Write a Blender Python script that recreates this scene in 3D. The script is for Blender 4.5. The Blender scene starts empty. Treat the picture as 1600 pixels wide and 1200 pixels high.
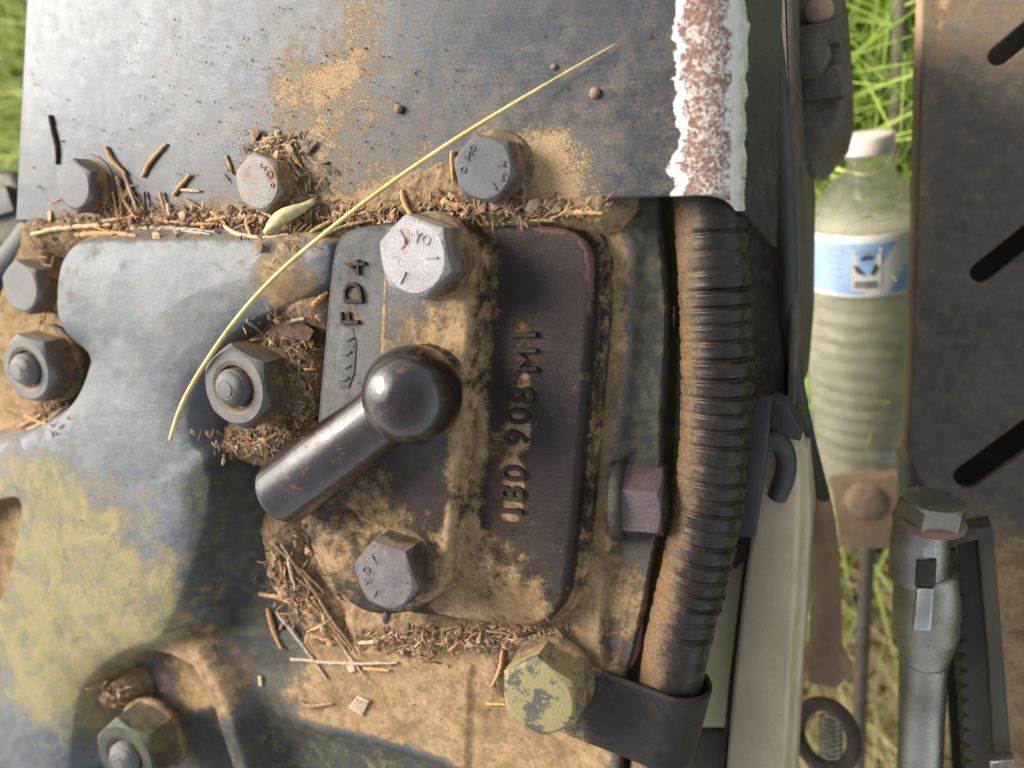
import bpy, bmesh, math, random
import numpy as np
from mathutils import Vector, Matrix

random.seed(7)
rng = np.random.default_rng(11)
sc = bpy.context.scene
COL = sc.collection
MM = 0.001                                   # everything below is laid out in millimetres

# ------------------------------------------------------------------ camera
FPX = 1250.0                                 # focal length in pixels of a 1600 px wide frame
_n = np.array([-0.396, -0.180, 0.9006]); _n /= np.linalg.norm(_n)
_x = np.array([1.0, 0, 0]) - _n[0] * _n; _x /= np.linalg.norm(_x)
_y = np.cross(_n, _x)
ROT = np.array([_x, _y, _n])
CAMP = ROT @ np.array([0, 0, 270.0])
cam_d = bpy.data.cameras.new('camera')
cam = bpy.data.objects.new('camera', cam_d); COL.objects.link(cam)
cam_d.sensor_width = 36.0
cam_d.lens = 36.0 * FPX / 1600.0
cam_d.clip_start = 0.01; cam_d.clip_end = 200.0
M4 = Matrix([list(ROT[0]) + [0], list(ROT[1]) + [0], list(ROT[2]) + [0], [0, 0, 0, 1]])
cam.matrix_world = Matrix.Translation(Vector(CAMP * MM)) @ M4
cam_d.dof.use_dof = True
cam_d.dof.focus_distance = 0.268
cam_d.dof.aperture_fstop = 7.5
sc.camera = cam

# ------------------------------------------------------------------ sky, sun, exposure
TO_SUN = Vector((-0.92, 0.36, .62)).normalized()
EL = math.asin(TO_SUN.z)
world = bpy.data.worlds.new('World'); sc.world = world; world.use_nodes = True
wt = world.node_tree; wt.nodes.clear()
sky = wt.nodes.new('ShaderNodeTexSky'); sky.sky_type = 'NISHITA'; sky.sun_disc = False
sky.sun_elevation = EL; sky.sun_rotation = math.atan2(TO_SUN.x, TO_SUN.y)
sky.air_density = 1; sky.dust_density = 1; sky.ozone_density = 1.0
bg = wt.nodes.new('ShaderNodeBackground'); bg.inputs['Strength'].default_value = 0.085
wo = wt.nodes.new('ShaderNodeOutputWorld')
hs = wt.nodes.new('ShaderNodeHueSaturation'); hs.inputs['Saturation'].default_value = .32      # thin overcast
wt.links.new(sky.outputs[0], hs.inputs['Color']); wt.links.new(hs.outputs[0], bg.inputs[0]); wt.links.new(bg.outputs[0], wo.inputs[0])
sun_d = bpy.data.lights.new('sun', 'SUN'); sun_d.energy = 2.8; sun_d.angle = math.radians(30)
sun_d.color = (1.0, 0.90, 0.76)
sun = bpy.data.objects.new('sun', sun_d); COL.objects.link(sun)
sun.rotation_euler = TO_SUN.to_track_quat('Z', 'Y').to_euler()
sun.location = (-1, 0.5, 1)
vs = sc.view_settings
vs.view_transform = 'Standard'; vs.look = 'None'; vs.gamma = 1.0; vs.use_curve_mapping = False
vs.exposure = 1.58
sc.render.engine = 'CYCLES'
sc.cycles.use_denoising = True
sc.cycles.max_bounces = 7; sc.cycles.transparent_max_bounces = 8; sc.cycles.transmission_bounces = 6

# ------------------------------------------------------------------ layout helpers
def at(px, py, z=0.0):
    """the point of the plane z (mm) that stands at that place of the photograph"""
    d = ROT @ np.array([(px - 800) / FPX, (600 - py) / FPX, -1.0])
    return CAMP + d * ((z - CAMP[2]) / d[2])

def pts(lst, z):
    return np.array([at(a, b, z)[:2] for a, b in lst])

def chaikin(p, it=2, closed=True):
    p = np.asarray(p, float)
    for _ in range(it):
        q = np.roll(p, -1, axis=0)
        if closed:
            p = np.stack([.75 * p + .25 * q, .25 * p + .75 * q], 1).reshape(-1, p.shape[1])
        else:
            a, b = p[:-1], p[1:]
            m = np.stack([.75 * a + .25 * b, .25 * a + .75 * b], 1).reshape(-1, p.shape[1])
            p = np.vstack([p[:1], m, p[-1:]])
    return p

def sd_poly(X, Y, P):
    """signed distance, positive inside"""
    d = np.full(X.shape, 1e18); s = np.ones(X.shape)
    n = len(P); j = n - 1
    for i in range(n):
        ex, ey = P[j] - P[i]
        wx, wy = X - P[i][0], Y - P[i][1]
        t = np.clip((wx * ex + wy * ey) / (ex * ex + ey * ey + 1e-12), 0, 1)
        bx, by = wx - ex * t, wy - ey * t
        d = np.minimum(d, bx * bx + by * by)
        c1 = Y >= P[i][1]; c2 = Y < P[j][1]; c3 = ex * wy > ey * wx
        s = np.where((c1 & c2 & c3) | (~c1 & ~c2 & ~c3), -s, s)
        j = i
    return -s * np.sqrt(d)

def d_line(X, Y, P):
    d = np.full(X.shape, 1e18)
    for a, b in zip(P[:-1], P[1:]):
        ex, ey = b - a
        wx, wy = X - a[0], Y - a[1]
        t = np.clip((wx * ex + wy * ey) / (ex * ex + ey * ey + 1e-12), 0, 1)
        d = np.minimum(d, (wx - ex * t) ** 2 + (wy - ey * t) ** 2)
    return np.sqrt(d)

def sst(t):
    t = np.clip(t, 0, 1); return t * t * (3 - 2 * t)

def vnoise(X, Y, scale, seed=0):
    x, y = X / scale + seed * 17.3, Y / scale + seed * 5.7
    i, j = np.floor(x), np.floor(y); u, v = x - i, y - j
    u, v = u * u * (3 - 2 * u), v * v * (3 - 2 * v)
    def h(a, b):
        q = np.sin(a * 127.1 + b * 311.7 + seed * 74.7) * 43758.5453
        return q - np.floor(q)
    return (h(i, j) * (1 - u) + h(i + 1, j) * u) * (1 - v) + (h(i, j + 1) * (1 - u) + h(i + 1, j + 1) * u) * v

def fbm(X, Y, scale, seed=0, octv=4):
    a, s, tot = 1.0, 0.0, 0.0
    for k in range(octv):
        s = s + a * (vnoise(X, Y, scale, seed + k) - .5); tot += a; a *= .55; scale *= .5
    return s / tot * 2

def gauss(X, Y, px, py, z, r):
    c = at(px, py, z)
    return np.exp(-((X - c[0]) ** 2 + (Y - c[1]) ** 2) / (2 * r * r))

def prof(sd, H, r, w=1.0):
    """height of a flat-topped cast block with a rounded edge, from the distance inside its outline"""
    t = np.clip(sd / r, 0, 1)
    up = np.where(sd >= 0, r * np.sqrt(np.clip(1 - (1 - t) ** 2, 0, 1)), 0)
    return (H - r + 2) * np.clip((sd + w) / w, 0, 1) - 2 + up

# ------------------------------------------------------------------ object helpers
OFF = {}
def thing(name, label, cat, loc=(0, 0, 0), group=None):
    o = bpy.data.objects.new(name, None); COL.objects.link(o)
    o.empty_display_size = 0.005
    o.location = Vector(loc) * MM
    OFF[o.name] = np.array(loc, float)
    o['label'] = label; o['category'] = cat
    if group: o['group'] = group
    return o

def tag(o, label=None, cat=None, group=None, kind=None):
    if label: o['label'] = label
    if cat: o['category'] = cat
    if group: o['group'] = group
    if kind: o['kind'] = kind
    return o

def mk(name, V, Fc, mat, parent=None, smooth=True, attrs=None, flat=None, origin=None, sharp=0):
    """one mesh object from millimetre coordinates"""
    V = np.asarray(V, float).reshape(-1, 3)
    if parent is not None: off = OFF[parent.name]
    elif origin is not None: off = np.asarray(origin, float)
    else: off = np.array([V[:, 0].mean(), V[:, 1].mean(), V[:, 2].min()])
    me = bpy.data.meshes.new(name)
    me.from_pydata(((V - off) * MM).tolist(), [], [list(map(int, f)) for f in Fc] if not isinstance(Fc, np.ndarray) else Fc.tolist())
    me.update()
    if smooth:
        me.polygons.foreach_set('use_smooth', np.ones(len(me.polygons), bool))
        if flat is not None: sharp = sharp or 22
    if attrs:
        for k, a in attrs.items():
            at_ = me.attributes.new(k, 'FLOAT', 'POINT')
            at_.data.foreach_set('value', np.ascontiguousarray(np.broadcast_to(a, (len(V),)), dtype=np.float32))
    if sharp: me.set_sharp_from_angle(angle=math.radians(sharp))
    me.materials.append(mat)
    o = bpy.data.objects.new(name, me); COL.objects.link(o)
    if parent is not None:
        o.parent = parent; OFF[o.name] = off
    else:
        o.location = Vector(off) * MM; OFF[o.name] = off
    return o

def height_mesh(name, x0, x1, y0, y1, res, fn, mat, parent=None):
    xs = np.arange(x0, x1 + res, res); ys = np.arange(y0, y1 + res, res)
    X, Y = np.meshgrid(xs, ys)
    Z, keep, attrs = fn(X, Y)
    ny, nx = X.shape
    idx = np.arange(nx * ny).reshape(ny, nx)
    k = keep[:-1, :-1] | keep[1:, :-1] | keep[:-1, 1:] | keep[1:, 1:]
    Fc = np.stack([idx[:-1, :-1][k], idx[:-1, 1:][k], idx[1:, 1:][k], idx[1:, :-1][k]], 1)
    used = np.unique(Fc); remap = np.full(nx * ny, -1); remap[used] = np.arange(len(used))
    V = np.stack([X.ravel(), Y.ravel(), Z.ravel()], 1)[used]
    at_ = {a: np.broadcast_to(b, X.shape).ravel()[used] for a, b in attrs.items()}
    return mk(name, V, remap[Fc], mat, parent, attrs=at_)

def tube_geo(P, rad, seg=12, cap=True, twist=0.0):
    P = np.asarray(P, float); n = len(P)
    rad = np.broadcast_to(np.asarray(rad, float), (n,)) if np.ndim(rad) < 2 else np.asarray(rad)
    T = np.gradient(P, axis=0); T /= np.linalg.norm(T, axis=1)[:, None] + 1e-12
    u = np.cross(T[0], [0, 0, 1.0])
    if np.linalg.norm(u) < 1e-3: u = np.cross(T[0], [0, 1.0, 0])
    u /= np.linalg.norm(u)
    V, Fc = [], []
    for i in range(n):
        u = u - T[i] * u.dot(T[i]); u /= np.linalg.norm(u)
        w = np.cross(T[i], u)
        for k in range(seg):
            a = 2 * math.pi * k / seg + twist
            r = rad[i] if rad.ndim == 1 else rad[i][k]
            V.append(P[i] + (u * math.cos(a) + w * math.sin(a)) * r)
    for i in range(n - 1):
        for k in range(seg):
            a, b = i * seg + k, i * seg + (k + 1) % seg
            Fc.append((a, b, b + seg, a + seg))
    if cap:
        Fc.append(tuple(range(seg))[::-1]); Fc.append(tuple((n - 1) * seg + k for k in range(seg)))
    return np.array(V), Fc

def resample(P, n):
    P = np.asarray(P, float)
    s = np.r_[0, np.cumsum(np.linalg.norm(np.diff(P, axis=0), axis=1))]
    t = np.linspace(0, s[-1], n)
    return np.stack([np.interp(t, s, P[:, k]) for k in range(P.shape[1])], 1), t

def frame(axis):
    a = np.asarray(axis, float); a = a / np.linalg.norm(a)
    u = np.cross([0, 1.0, 0], a)
    if np.linalg.norm(u) < .1: u = np.cross([1.0, 0, 0], a)
    u /= np.linalg.norm(u); return np.array([u, np.cross(a, u), a])

def lathe_geo(prof_, seg=48, base=(0, 0, 0), axis=(0, 0, 1)):
    """profile of (radius, height) turned about an axis"""
    fr = frame(axis); base = np.asarray(base, float)
    V, Fc = [], []
    for r, h in prof_:
        for k in range(seg):
            a = 2 * math.pi * k / seg
            V.append(base + fr[0] * r * math.cos(a) + fr[1] * r * math.sin(a) + fr[2] * h)
    for i in range(len(prof_) - 1):
        for k in range(seg):
            a, b = i * seg + k, i * seg + (k + 1) % seg
            Fc.append((a, b, b + seg, a + seg))
    Fc.append(tuple(range(seg))[::-1]); m = (len(prof_) - 1) * seg
    Fc.append(tuple(m + k for k in range(seg)))
    return np.array(V), Fc

def hex_geo(af, h, base, axis=(0, 0, 1), rot=0.0, bore=0.0, bore_d=0.0, rc=0.94, n_side=6, slope=.55):
    """hexagon head or nut, its corners cut by a round chamfer"""
    fr = frame(axis); base = np.asarray(base, float)
    seg = n_side * 8; ap = af / 2; rcirc = ap * rc
    V, Fc, at_ = [], [], []
    def ring(rf, zf, dust):
        for k in range(seg):
            a = 2 * math.pi * k / seg
            m = math.pi / n_side
            rh = ap / math.cos(((a + m) % (2 * m)) - m)
            r, z = rf(rh), zf(rh)
            V.append(base + fr[0] * r * math.cos(a + rot) + fr[1] * r * math.sin(a + rot) + fr[2] * z)
            at_.append(dust)
    ring(lambda q: q, lambda q: 0.0, .85)
    ring(lambda q: q, lambda q: h * .35, .62)
    ring(lambda q: q, lambda q: h - (q - rcirc) * slope - .25, .35)
    ring(lambda q: q - .3, lambda q: h - (q - rcirc) * slope * .9 - .02, .2)
    ring(lambda q: rcirc, lambda q: h, .05)
    if bore > 0:
        ring(lambda q: bore + 1.6, lambda q: h - .05, .15)
        ring(lambda q: bore, lambda q: h - .8, .75)
        ring(lambda q: bore, lambda q: h - bore_d, .9)
    else:
        ring(lambda q: rcirc * .9, lambda q: h + .12, .05)
        ring(lambda q: rcirc * .45, lambda q: h + .08, .0)
    nr = len(V) // seg
    flat = []
    for i in range(nr - 1):
        for k in range(seg):
            a, b = i * seg + k, i * seg + (k + 1) % seg
            if i < 2: flat.append(len(Fc))
            Fc.append((a, b, b + seg, a + seg))
    Fc.append(tuple((nr - 1) * seg + k for k in range(seg)))
    return np.array(V), Fc, np.array(at_), flat

def prism_geo(poly, z_top, depth, bevel=0.0):
    poly = np.asarray(poly, float)
    ar = 0.5 * np.sum(poly[:, 0] * np.roll(poly[:, 1], -1) - np.roll(poly[:, 0], -1) * poly[:, 1])
    if ar < 0: poly = poly[::-1]
    n = len(poly)
    zt = np.broadcast_to(np.asarray(z_top, float), (n,))
    if ar < 0 and np.ndim(z_top): zt = zt[::-1]
    if bevel > 0:
        e1 = poly - np.roll(poly, 1, 0); e2 = np.roll(poly, -1, 0) - poly
        e1 /= np.linalg.norm(e1, axis=1)[:, None] + 1e-9; e2 /= np.linalg.norm(e2, axis=1)[:, None] + 1e-9
        nn = np.stack([-(e1 + e2)[:, 1], (e1 + e2)[:, 0]], 1); nn /= np.linalg.norm(nn, axis=1)[:, None] + 1e-9
        rings = [(poly, zt - depth)]
        for k in range(4):
            a = k / 3 * math.pi / 2
            rings.append((poly + nn * bevel * (1 - math.cos(a)), zt - bevel * (1 - math.sin(a))))
    else:
        rings = [(poly, zt - depth), (poly, zt)]
    V = np.vstack([np.column_stack([p, z]) for p, z in rings])
    Fc = []
    for i in range(len(rings) - 1):
        for k in range(n):
            a, b = i * n + k, i * n + (k + 1) % n
            Fc.append((a, b, b + n, a + n))
    m = (len(rings) - 1) * n
    Fc.append(tuple(range(n))[::-1]); Fc.append(tuple(m + k for k in range(n)))
    return V, Fc

# ------------------------------------------------------------------ materials
class NT:
    def __init__(s, name):
        s.m = bpy.data.materials.new(name); s.m.use_nodes = True
        s.t = s.m.node_tree; s.t.nodes.clear()
        s.out = s.t.nodes.new('ShaderNodeOutputMaterial')
        g = s.t.nodes.new('ShaderNodeNewGeometry')
        v = s.t.nodes.new('ShaderNodeVectorMath'); v.operation = 'SCALE'; v.inputs['Scale'].default_value = 1000
        s.t.links.new(g.outputs['Position'], v.inputs[0]); s.pos = v.outputs[0]
        s.nrm = g.outputs['Normal']
    def lk(s, a, b): s.t.links.new(a, b)
    def put(s, inp, v):
        if hasattr(v, 'is_output'): s.lk(v, inp)
        elif isinstance(v, (tuple, list)) and len(v) == 3 and inp.type == 'RGBA': inp.default_value = (*v, 1)
        else: inp.default_value = v
    def noise(s, scale, detail=5, rough=.6, vec=None, dist=0.0):
        n = s.t.nodes.new('ShaderNodeTexNoise'); s.lk(vec if vec is not None else s.pos, n.inputs['Vector'])
        n.inputs['Scale'].default_value = scale; n.inputs['Detail'].default_value = detail
        n.inputs['Roughness'].default_value = rough; n.inputs['Distortion'].default_value = dist
        return n.outputs['Fac']
    def voro(s, scale, vec=None, feat='F1', out='Distance'):
        n = s.t.nodes.new('ShaderNodeTexVoronoi'); n.feature = feat
        s.lk(vec if vec is not None else s.pos, n.inputs['Vector']); n.inputs['Scale'].default_value = scale
        return n.outputs[out]
    def mapv(s, sx, sy, sz):
        n = s.t.nodes.new('ShaderNodeVectorMath'); n.operation = 'MULTIPLY'; s.lk(s.pos, n.inputs[0])
        n.inputs[1].default_value = (sx, sy, sz); return n.outputs[0]
    def math(s, op, a, b=0.0, c=0.0):
        n = s.t.nodes.new('ShaderNodeMath'); n.operation = op
        s.put(n.inputs[0], a); s.put(n.inputs[1], b); s.put(n.inputs[2], c); return n.outputs[0]
    def rng(s, v, a, b, lo=0.0, hi=1.0):
        n = s.t.nodes.new('ShaderNodeMapRange'); n.interpolation_type = 'SMOOTHSTEP'
        s.put(n.inputs['Value'], v); n.inputs['From Min'].default_value = a; n.inputs['From Max'].default_value = b
        n.inputs['To Min'].default_value = lo; n.inputs['To Max'].default_value = hi; return n.outputs[0]
    def mix(s, f, a, b):
        n = s.t.nodes.new('ShaderNodeMix'); n.data_type = 'RGBA'
        s.put(n.inputs[0], f); s.put(n.inputs[6], a); s.put(n.inputs[7], b); return n.outputs[2]
    def mixf(s, f, a, b):
        n = s.t.nodes.new('ShaderNodeMix'); n.data_type = 'FLOAT'
        s.put(n.inputs[0], f); s.put(n.inputs[2], a); s.put(n.inputs[3], b); return n.outputs[0]
    def attr(s, name):
        n = s.t.nodes.new('ShaderNodeAttribute'); n.attribute_name = name; return n.outputs['Fac']
    def bump(s, h, strength, dist, normal=None):
        n = s.t.nodes.new('ShaderNodeBump'); n.inputs['Strength'].default_value = strength
        n.inputs['Distance'].default_value = dist * MM; s.lk(h, n.inputs['Height'])
        if normal is not None: s.lk(normal, n.inputs['Normal'])
        return n.outputs[0]
    def bsdf(s, color, rough, metal=0.0, spec=0.5, normal=None, **kw):
        b = s.t.nodes.new('ShaderNodeBsdfPrincipled')
        s.put(b.inputs['Base Color'], color); s.put(b.inputs['Roughness'], rough)
        s.put(b.inputs['Metallic'], metal); s.put(b.inputs['Specular IOR Level'], spec)
        if normal is not None: s.lk(normal, b.inputs['Normal'])
        for k, v in kw.items(): s.put(b.inputs[k.replace('_', ' ')], v)
        s.lk(b.outputs[0], s.out.inputs[0]); return b

TAN = (0.47, 0.325, 0.175); TAN2 = (0.30, 0.19, 0.095)
def grime(name, paint=(.06, .062, .068), paint2=(.11, .11, .115), rough=.36, metal=.35, dust=0.0, moss=-.4,
          dust_a=.9, grain=.5, moss_col=(.36, .31, .09), moss_col2=(.22, .22, .075), rust=.0, rust_col=(.24, .075, .05),
          dcol=TAN, dcol2=TAN2, edge=0.0, spec=.6, film=.25, bumpy=1.0, coat=0.0, stint=(1.0, 1.0, 1.0)):
    """worn paint under dust: attributes dust and moss say where they lie, noise breaks their outlines"""
    m = NT(name)
    n1 = m.noise(.035, 5, .6); n2 = m.noise(.22, 7, .65); n3 = m.noise(1.6, 6, .7); n4 = m.noise(5.0, 3, .6)
    col = m.mix(m.rng(n1, .35, .65), paint, paint2)
    col = m.mix(m.rng(n3, .5, .75, 0, .35), col, tuple(min(1, c * 1.9 + .003) for c in paint2))
    r = m.rng(n2, .3, .75, rough - .07, rough + .12)
    nr = m.noise(.13, 8, .72, dist=.4)
    if rust > 0:
        rf = m.rng(m.math('ADD', nr, m.math('MULTIPLY', n3, .18)), .74 - rust, .78 - rust)
        col = m.mix(rf, col, m.mix(n3, rust_col, tuple(c * 1.45 for c in rust_col)))
        r = m.mixf(rf, r, .7)
    col = m.mix(m.attr('pale'), col, m.mix(m.rng(n2, .35, .65), (.10, .105, .11), (.15, .155, .155)))  # light grey paint carrying the left block's sheen in its colour
    wf = m.rng(m.math('ADD', m.attr('worn'), m.math('MULTIPLY_ADD', m.noise(.16, 7, .7), 1.8, -.9)), .42, .62, 0, .9)
    col = m.mix(wf, col, m.mix(m.rng(n3, .4, .6), (.085, .036, .030), (.15, .08, .066)))
    al = m.rng(m.math('ADD', m.attr('algae_shade'), m.math('MULTIPLY_ADD', n2, .9, -.45)), .15, .7, 0, .92)
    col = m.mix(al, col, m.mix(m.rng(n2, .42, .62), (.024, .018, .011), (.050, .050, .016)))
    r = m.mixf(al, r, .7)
    mo = m.math('ADD', m.attr('moss'), m.math('MULTIPLY_ADD', m.noise(.075, 6, .62, dist=.5), 2.2, -1.1 + moss))
    mo = m.math('ADD', mo, m.math('MULTIPLY_ADD', n3, 1.1, -.55))
    mo = m.math('ADD', mo, m.math('MULTIPLY_ADD', n2, .7, -.35))
    mf = m.rng(mo, .05, .85, 0, .80)
    col = m.mix(mf, col, m.mix(m.rng(n3, .35, .65), moss_col2, moss_col))
    d = m.math('ADD', m.attr('dust'), m.math('MULTIPLY_ADD', n2, dust_a, -dust_a / 2 + dust))
    d = m.math('ADD', d, m.math('MULTIPLY_ADD', n3, grain, -grain / 2))
    d = m.math('ADD', d, m.math('MULTIPLY_ADD', n4, .5, -.25))
    df = m.rng(d, .36, .62, 0, .96)
    fl = m.rng(d, -.15, .5, 0, film)
    dc = m.mix(m.rng(m.math('ADD', n2, m.math('MULTIPLY', n3, .4)), .5, .9), dcol2, dcol)
    gc = m.voro(.85, out='Color'); sep = m.t.nodes.new('ShaderNodeSeparateColor'); m.lk(gc, sep.inputs[0])
    dc = m.mix(m.rng(sep.outputs[0], .75, .98, 0, .35), dc, tuple(c * .42 for c in dcol2))
    dc = m.mix(m.rng(sep.outputs[1], .78, .99, 0, .3), dc, tuple(min(1, c * 1.35) for c in dcol))
    dc = m.mix(m.rng(m.noise(.045, 6, .65, dist=.6), .46, .68, 0, .62), dc, tuple(c * .52 for c in dcol2))
    dc = m.mix(m.rng(n4, .62, .72, 0, .4), dc, (.09, .055, .035))
    col = m.mix(fl, col, dc); col = m.mix(df, col, dc)
    sp = m.rng(m.voro(.35), .07, .11, 1, 0)                       # dark specks of grit
    spm = m.math('MULTIPLY', sp, m.rng(n3, .52, .62))
    col = m.mix(m.math('MULTIPLY', spm, .7), col, (.035, .025, .018))
    hide = m.math('MAXIMUM', df, mf)
    r = m.mixf(m.math('MAXIMUM', hide, m.math('MULTIPLY', fl, 1.4)), r, .9)
    met = m.mixf(m.math('MAXIMUM', hide, al), metal, 0.0)
    nb = None
    if edge > 0:
        b = m.t.nodes.new('ShaderNodeBevel'); b.samples = 4; b.inputs['Radius'].default_value = edge * MM; nb = b.outputs[0]
    h = m.math('ADD', m.math('MULTIPLY', n3, .5), m.math('MULTIPLY', n4, .28))
    h = m.math('ADD', h, m.math('MULTIPLY', df, m.math('MULTIPLY_ADD', n4, .8, .2)))
    h = m.math('ADD', h, m.math('MULTIPLY', mf, m.math('MULTIPLY_ADD', n3, 1.0, .45)))
    nb = m.bump(h, .8 * bumpy, .7, nb)
    m.bsdf(col, r, met, m.mixf(hide, spec, .15), nb, Specular_Tint=stint, Coat_Weight=m.mixf(hide, coat, 0.0), Coat_Roughness=.07)
    return m.m

M_HOUSE = grime('housing_paint', (.075, .085, .10), (.12, .128, .138), .33, .25, moss=-.22, stint=(.8, .9, 1.0), grain=.5, film=.12, moss_col=(.45, .37, .155), moss_col2=(.30, .265, .12))  # stint tints the sheen with sky blue
M_COVER = grime('cover_paint', (.010, .0075, .007), (.021, .014, .0135), .30, .0, grain=.6, rust=.015, rust_col=(.12, .045, .035), film=.05, spec=.24, moss=-.2)
M_BLACK = grime('black_paint', (.008, .006, .0055), (.018, .010, .0085), .14, .0, rust=.07, rust_col=(.075, .020, .013), dust=-.22, moss=-.3, film=.03, bumpy=.35, spec=.5, coat=.55)
M_BOLT = grime('bolt_paint', (.24, .235, .245), (.34, .33, .34), .32, .65, dust=-.08, grain=.6, edge=.35, rust=.02, rust_col=(.2, .07, .06), bumpy=1.6)
M_BOLT2 = grime('bolt_pitted', (.13, .118, .122), (.21, .19, .195), .28, .65, dust=-.06, grain=.6, edge=.35, bumpy=2.4)
M_BOLTP = grime('bolt_plate_paint', (.075, .08, .092), (.12, .122, .135), .34, .45, dust=-.04, grain=.6, edge=.35, bumpy=1.4)
M_BOLTR = grime('bolt_rusted', (.13, .128, .135), (.19, .18, .185), .42, .4, dust=.02, rust=.11, rust_col=(.20, .095, .055), edge=.35)
M_NUT = grime('nut_paint', (.085, .09, .092), (.14, .142, .14), .38, .35, dust=-.04, edge=.35, bumpy=1.3)
M_NUTM = grime('nut_mossy', (.028, .032, .024), (.06, .065, .045), .42, .2, dust=-.12, moss=.15, edge=.35, moss_col=(.26, .25, .10), moss_col2=(.12, .14, .04))
M_WASH = grime('washer_dusty', (.05, .045, .04), (.085, .075, .065), .5, .2, dust=.24, edge=.3)
M_BOLTY = grime('bolt_yellow', (.035, .038, .036), (.075, .075, .06), .40, .2, dust=-.10, rust=.20, rust_col=(.20, .172, .075), edge=.35)
M_PIPE = grime('dark_pipe', (.018, .020, .022), (.034, .035, .037), .42, .0, dust=.0, film=.15)
M_PLUG = grime('plug_paint', (.09, .065, .068), (.14, .10, .105), .22, .5, dust=-.1, film=.2, edge=.3)
M_CLAMP = grime('clamp_paint', (.009, .008, .0075), (.017, .015, .014), .30, .0, dust=.06, film=.06, spec=.28)
M_BGDARK = grime('sooty_metal', (.022, .020, .016), (.05, .044, .035), .5, .0, dust=.10, film=.35)
M_BGGREY = grime('weathered_grey', (.46, .37, .23), (.56, .46, .30), .42, .0, dust=.06, film=.3)
M_BGTAN = grime('dusty_tan', (.25, .155, .10), (.36, .235, .155), .8, .0, dust=.28)
M_SLOT = grime('slotted_plate_paint', (.040, .032, .025), (.072, .058, .045), .42, .05, dust=.08, film=.35)
M_STEEL = grime('worn_steel', (.22, .205, .17), (.38, .36, .31), .22, .8, dust=-.02, film=.12, edge=.4, grain=.3, bumpy=.5)
M_BRIGHT = grime('bright_steel', (.40, .385, .34), (.58, .56, .5), .2, .9, dust=-.2, film=.05, bumpy=.3)
M_DARKS = grime('oily_steel', (.014, .012, .008), (.028, .024, .016), .30, .0, dust=.02, film=.06, edge=.4, spec=.4)
M_TOOTH = grime('mossy_iron', (.022, .020, .012), (.045, .040, .024), .38, .2, dust=-.02, moss=-.25, film=.15, edge=.5)
M_SLOTSHADE = grime('slot_shade', (.008, .008, .007), (.014, .013, .012), .8, .0, dust=-.3, film=.05, spec=.1)  # near-black, stands for the shade inside the slots
M_RUSTW = grime('rusty_wire', (.16, .09, .055), (.24, .14, .09), .85, .0, dust=.2)
M_YEL = grime('cream_pad', (.80, .72, .38), (.86, .80, .50), .7, .0, dust=-.3, film=.1)  # cream lifted in colour in place of sunlight blocked by the housing
M_RED = grime('red_paint', (.42, .07, .03), (.5, .1, .05), .4, .0, dust=-.1)

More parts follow.
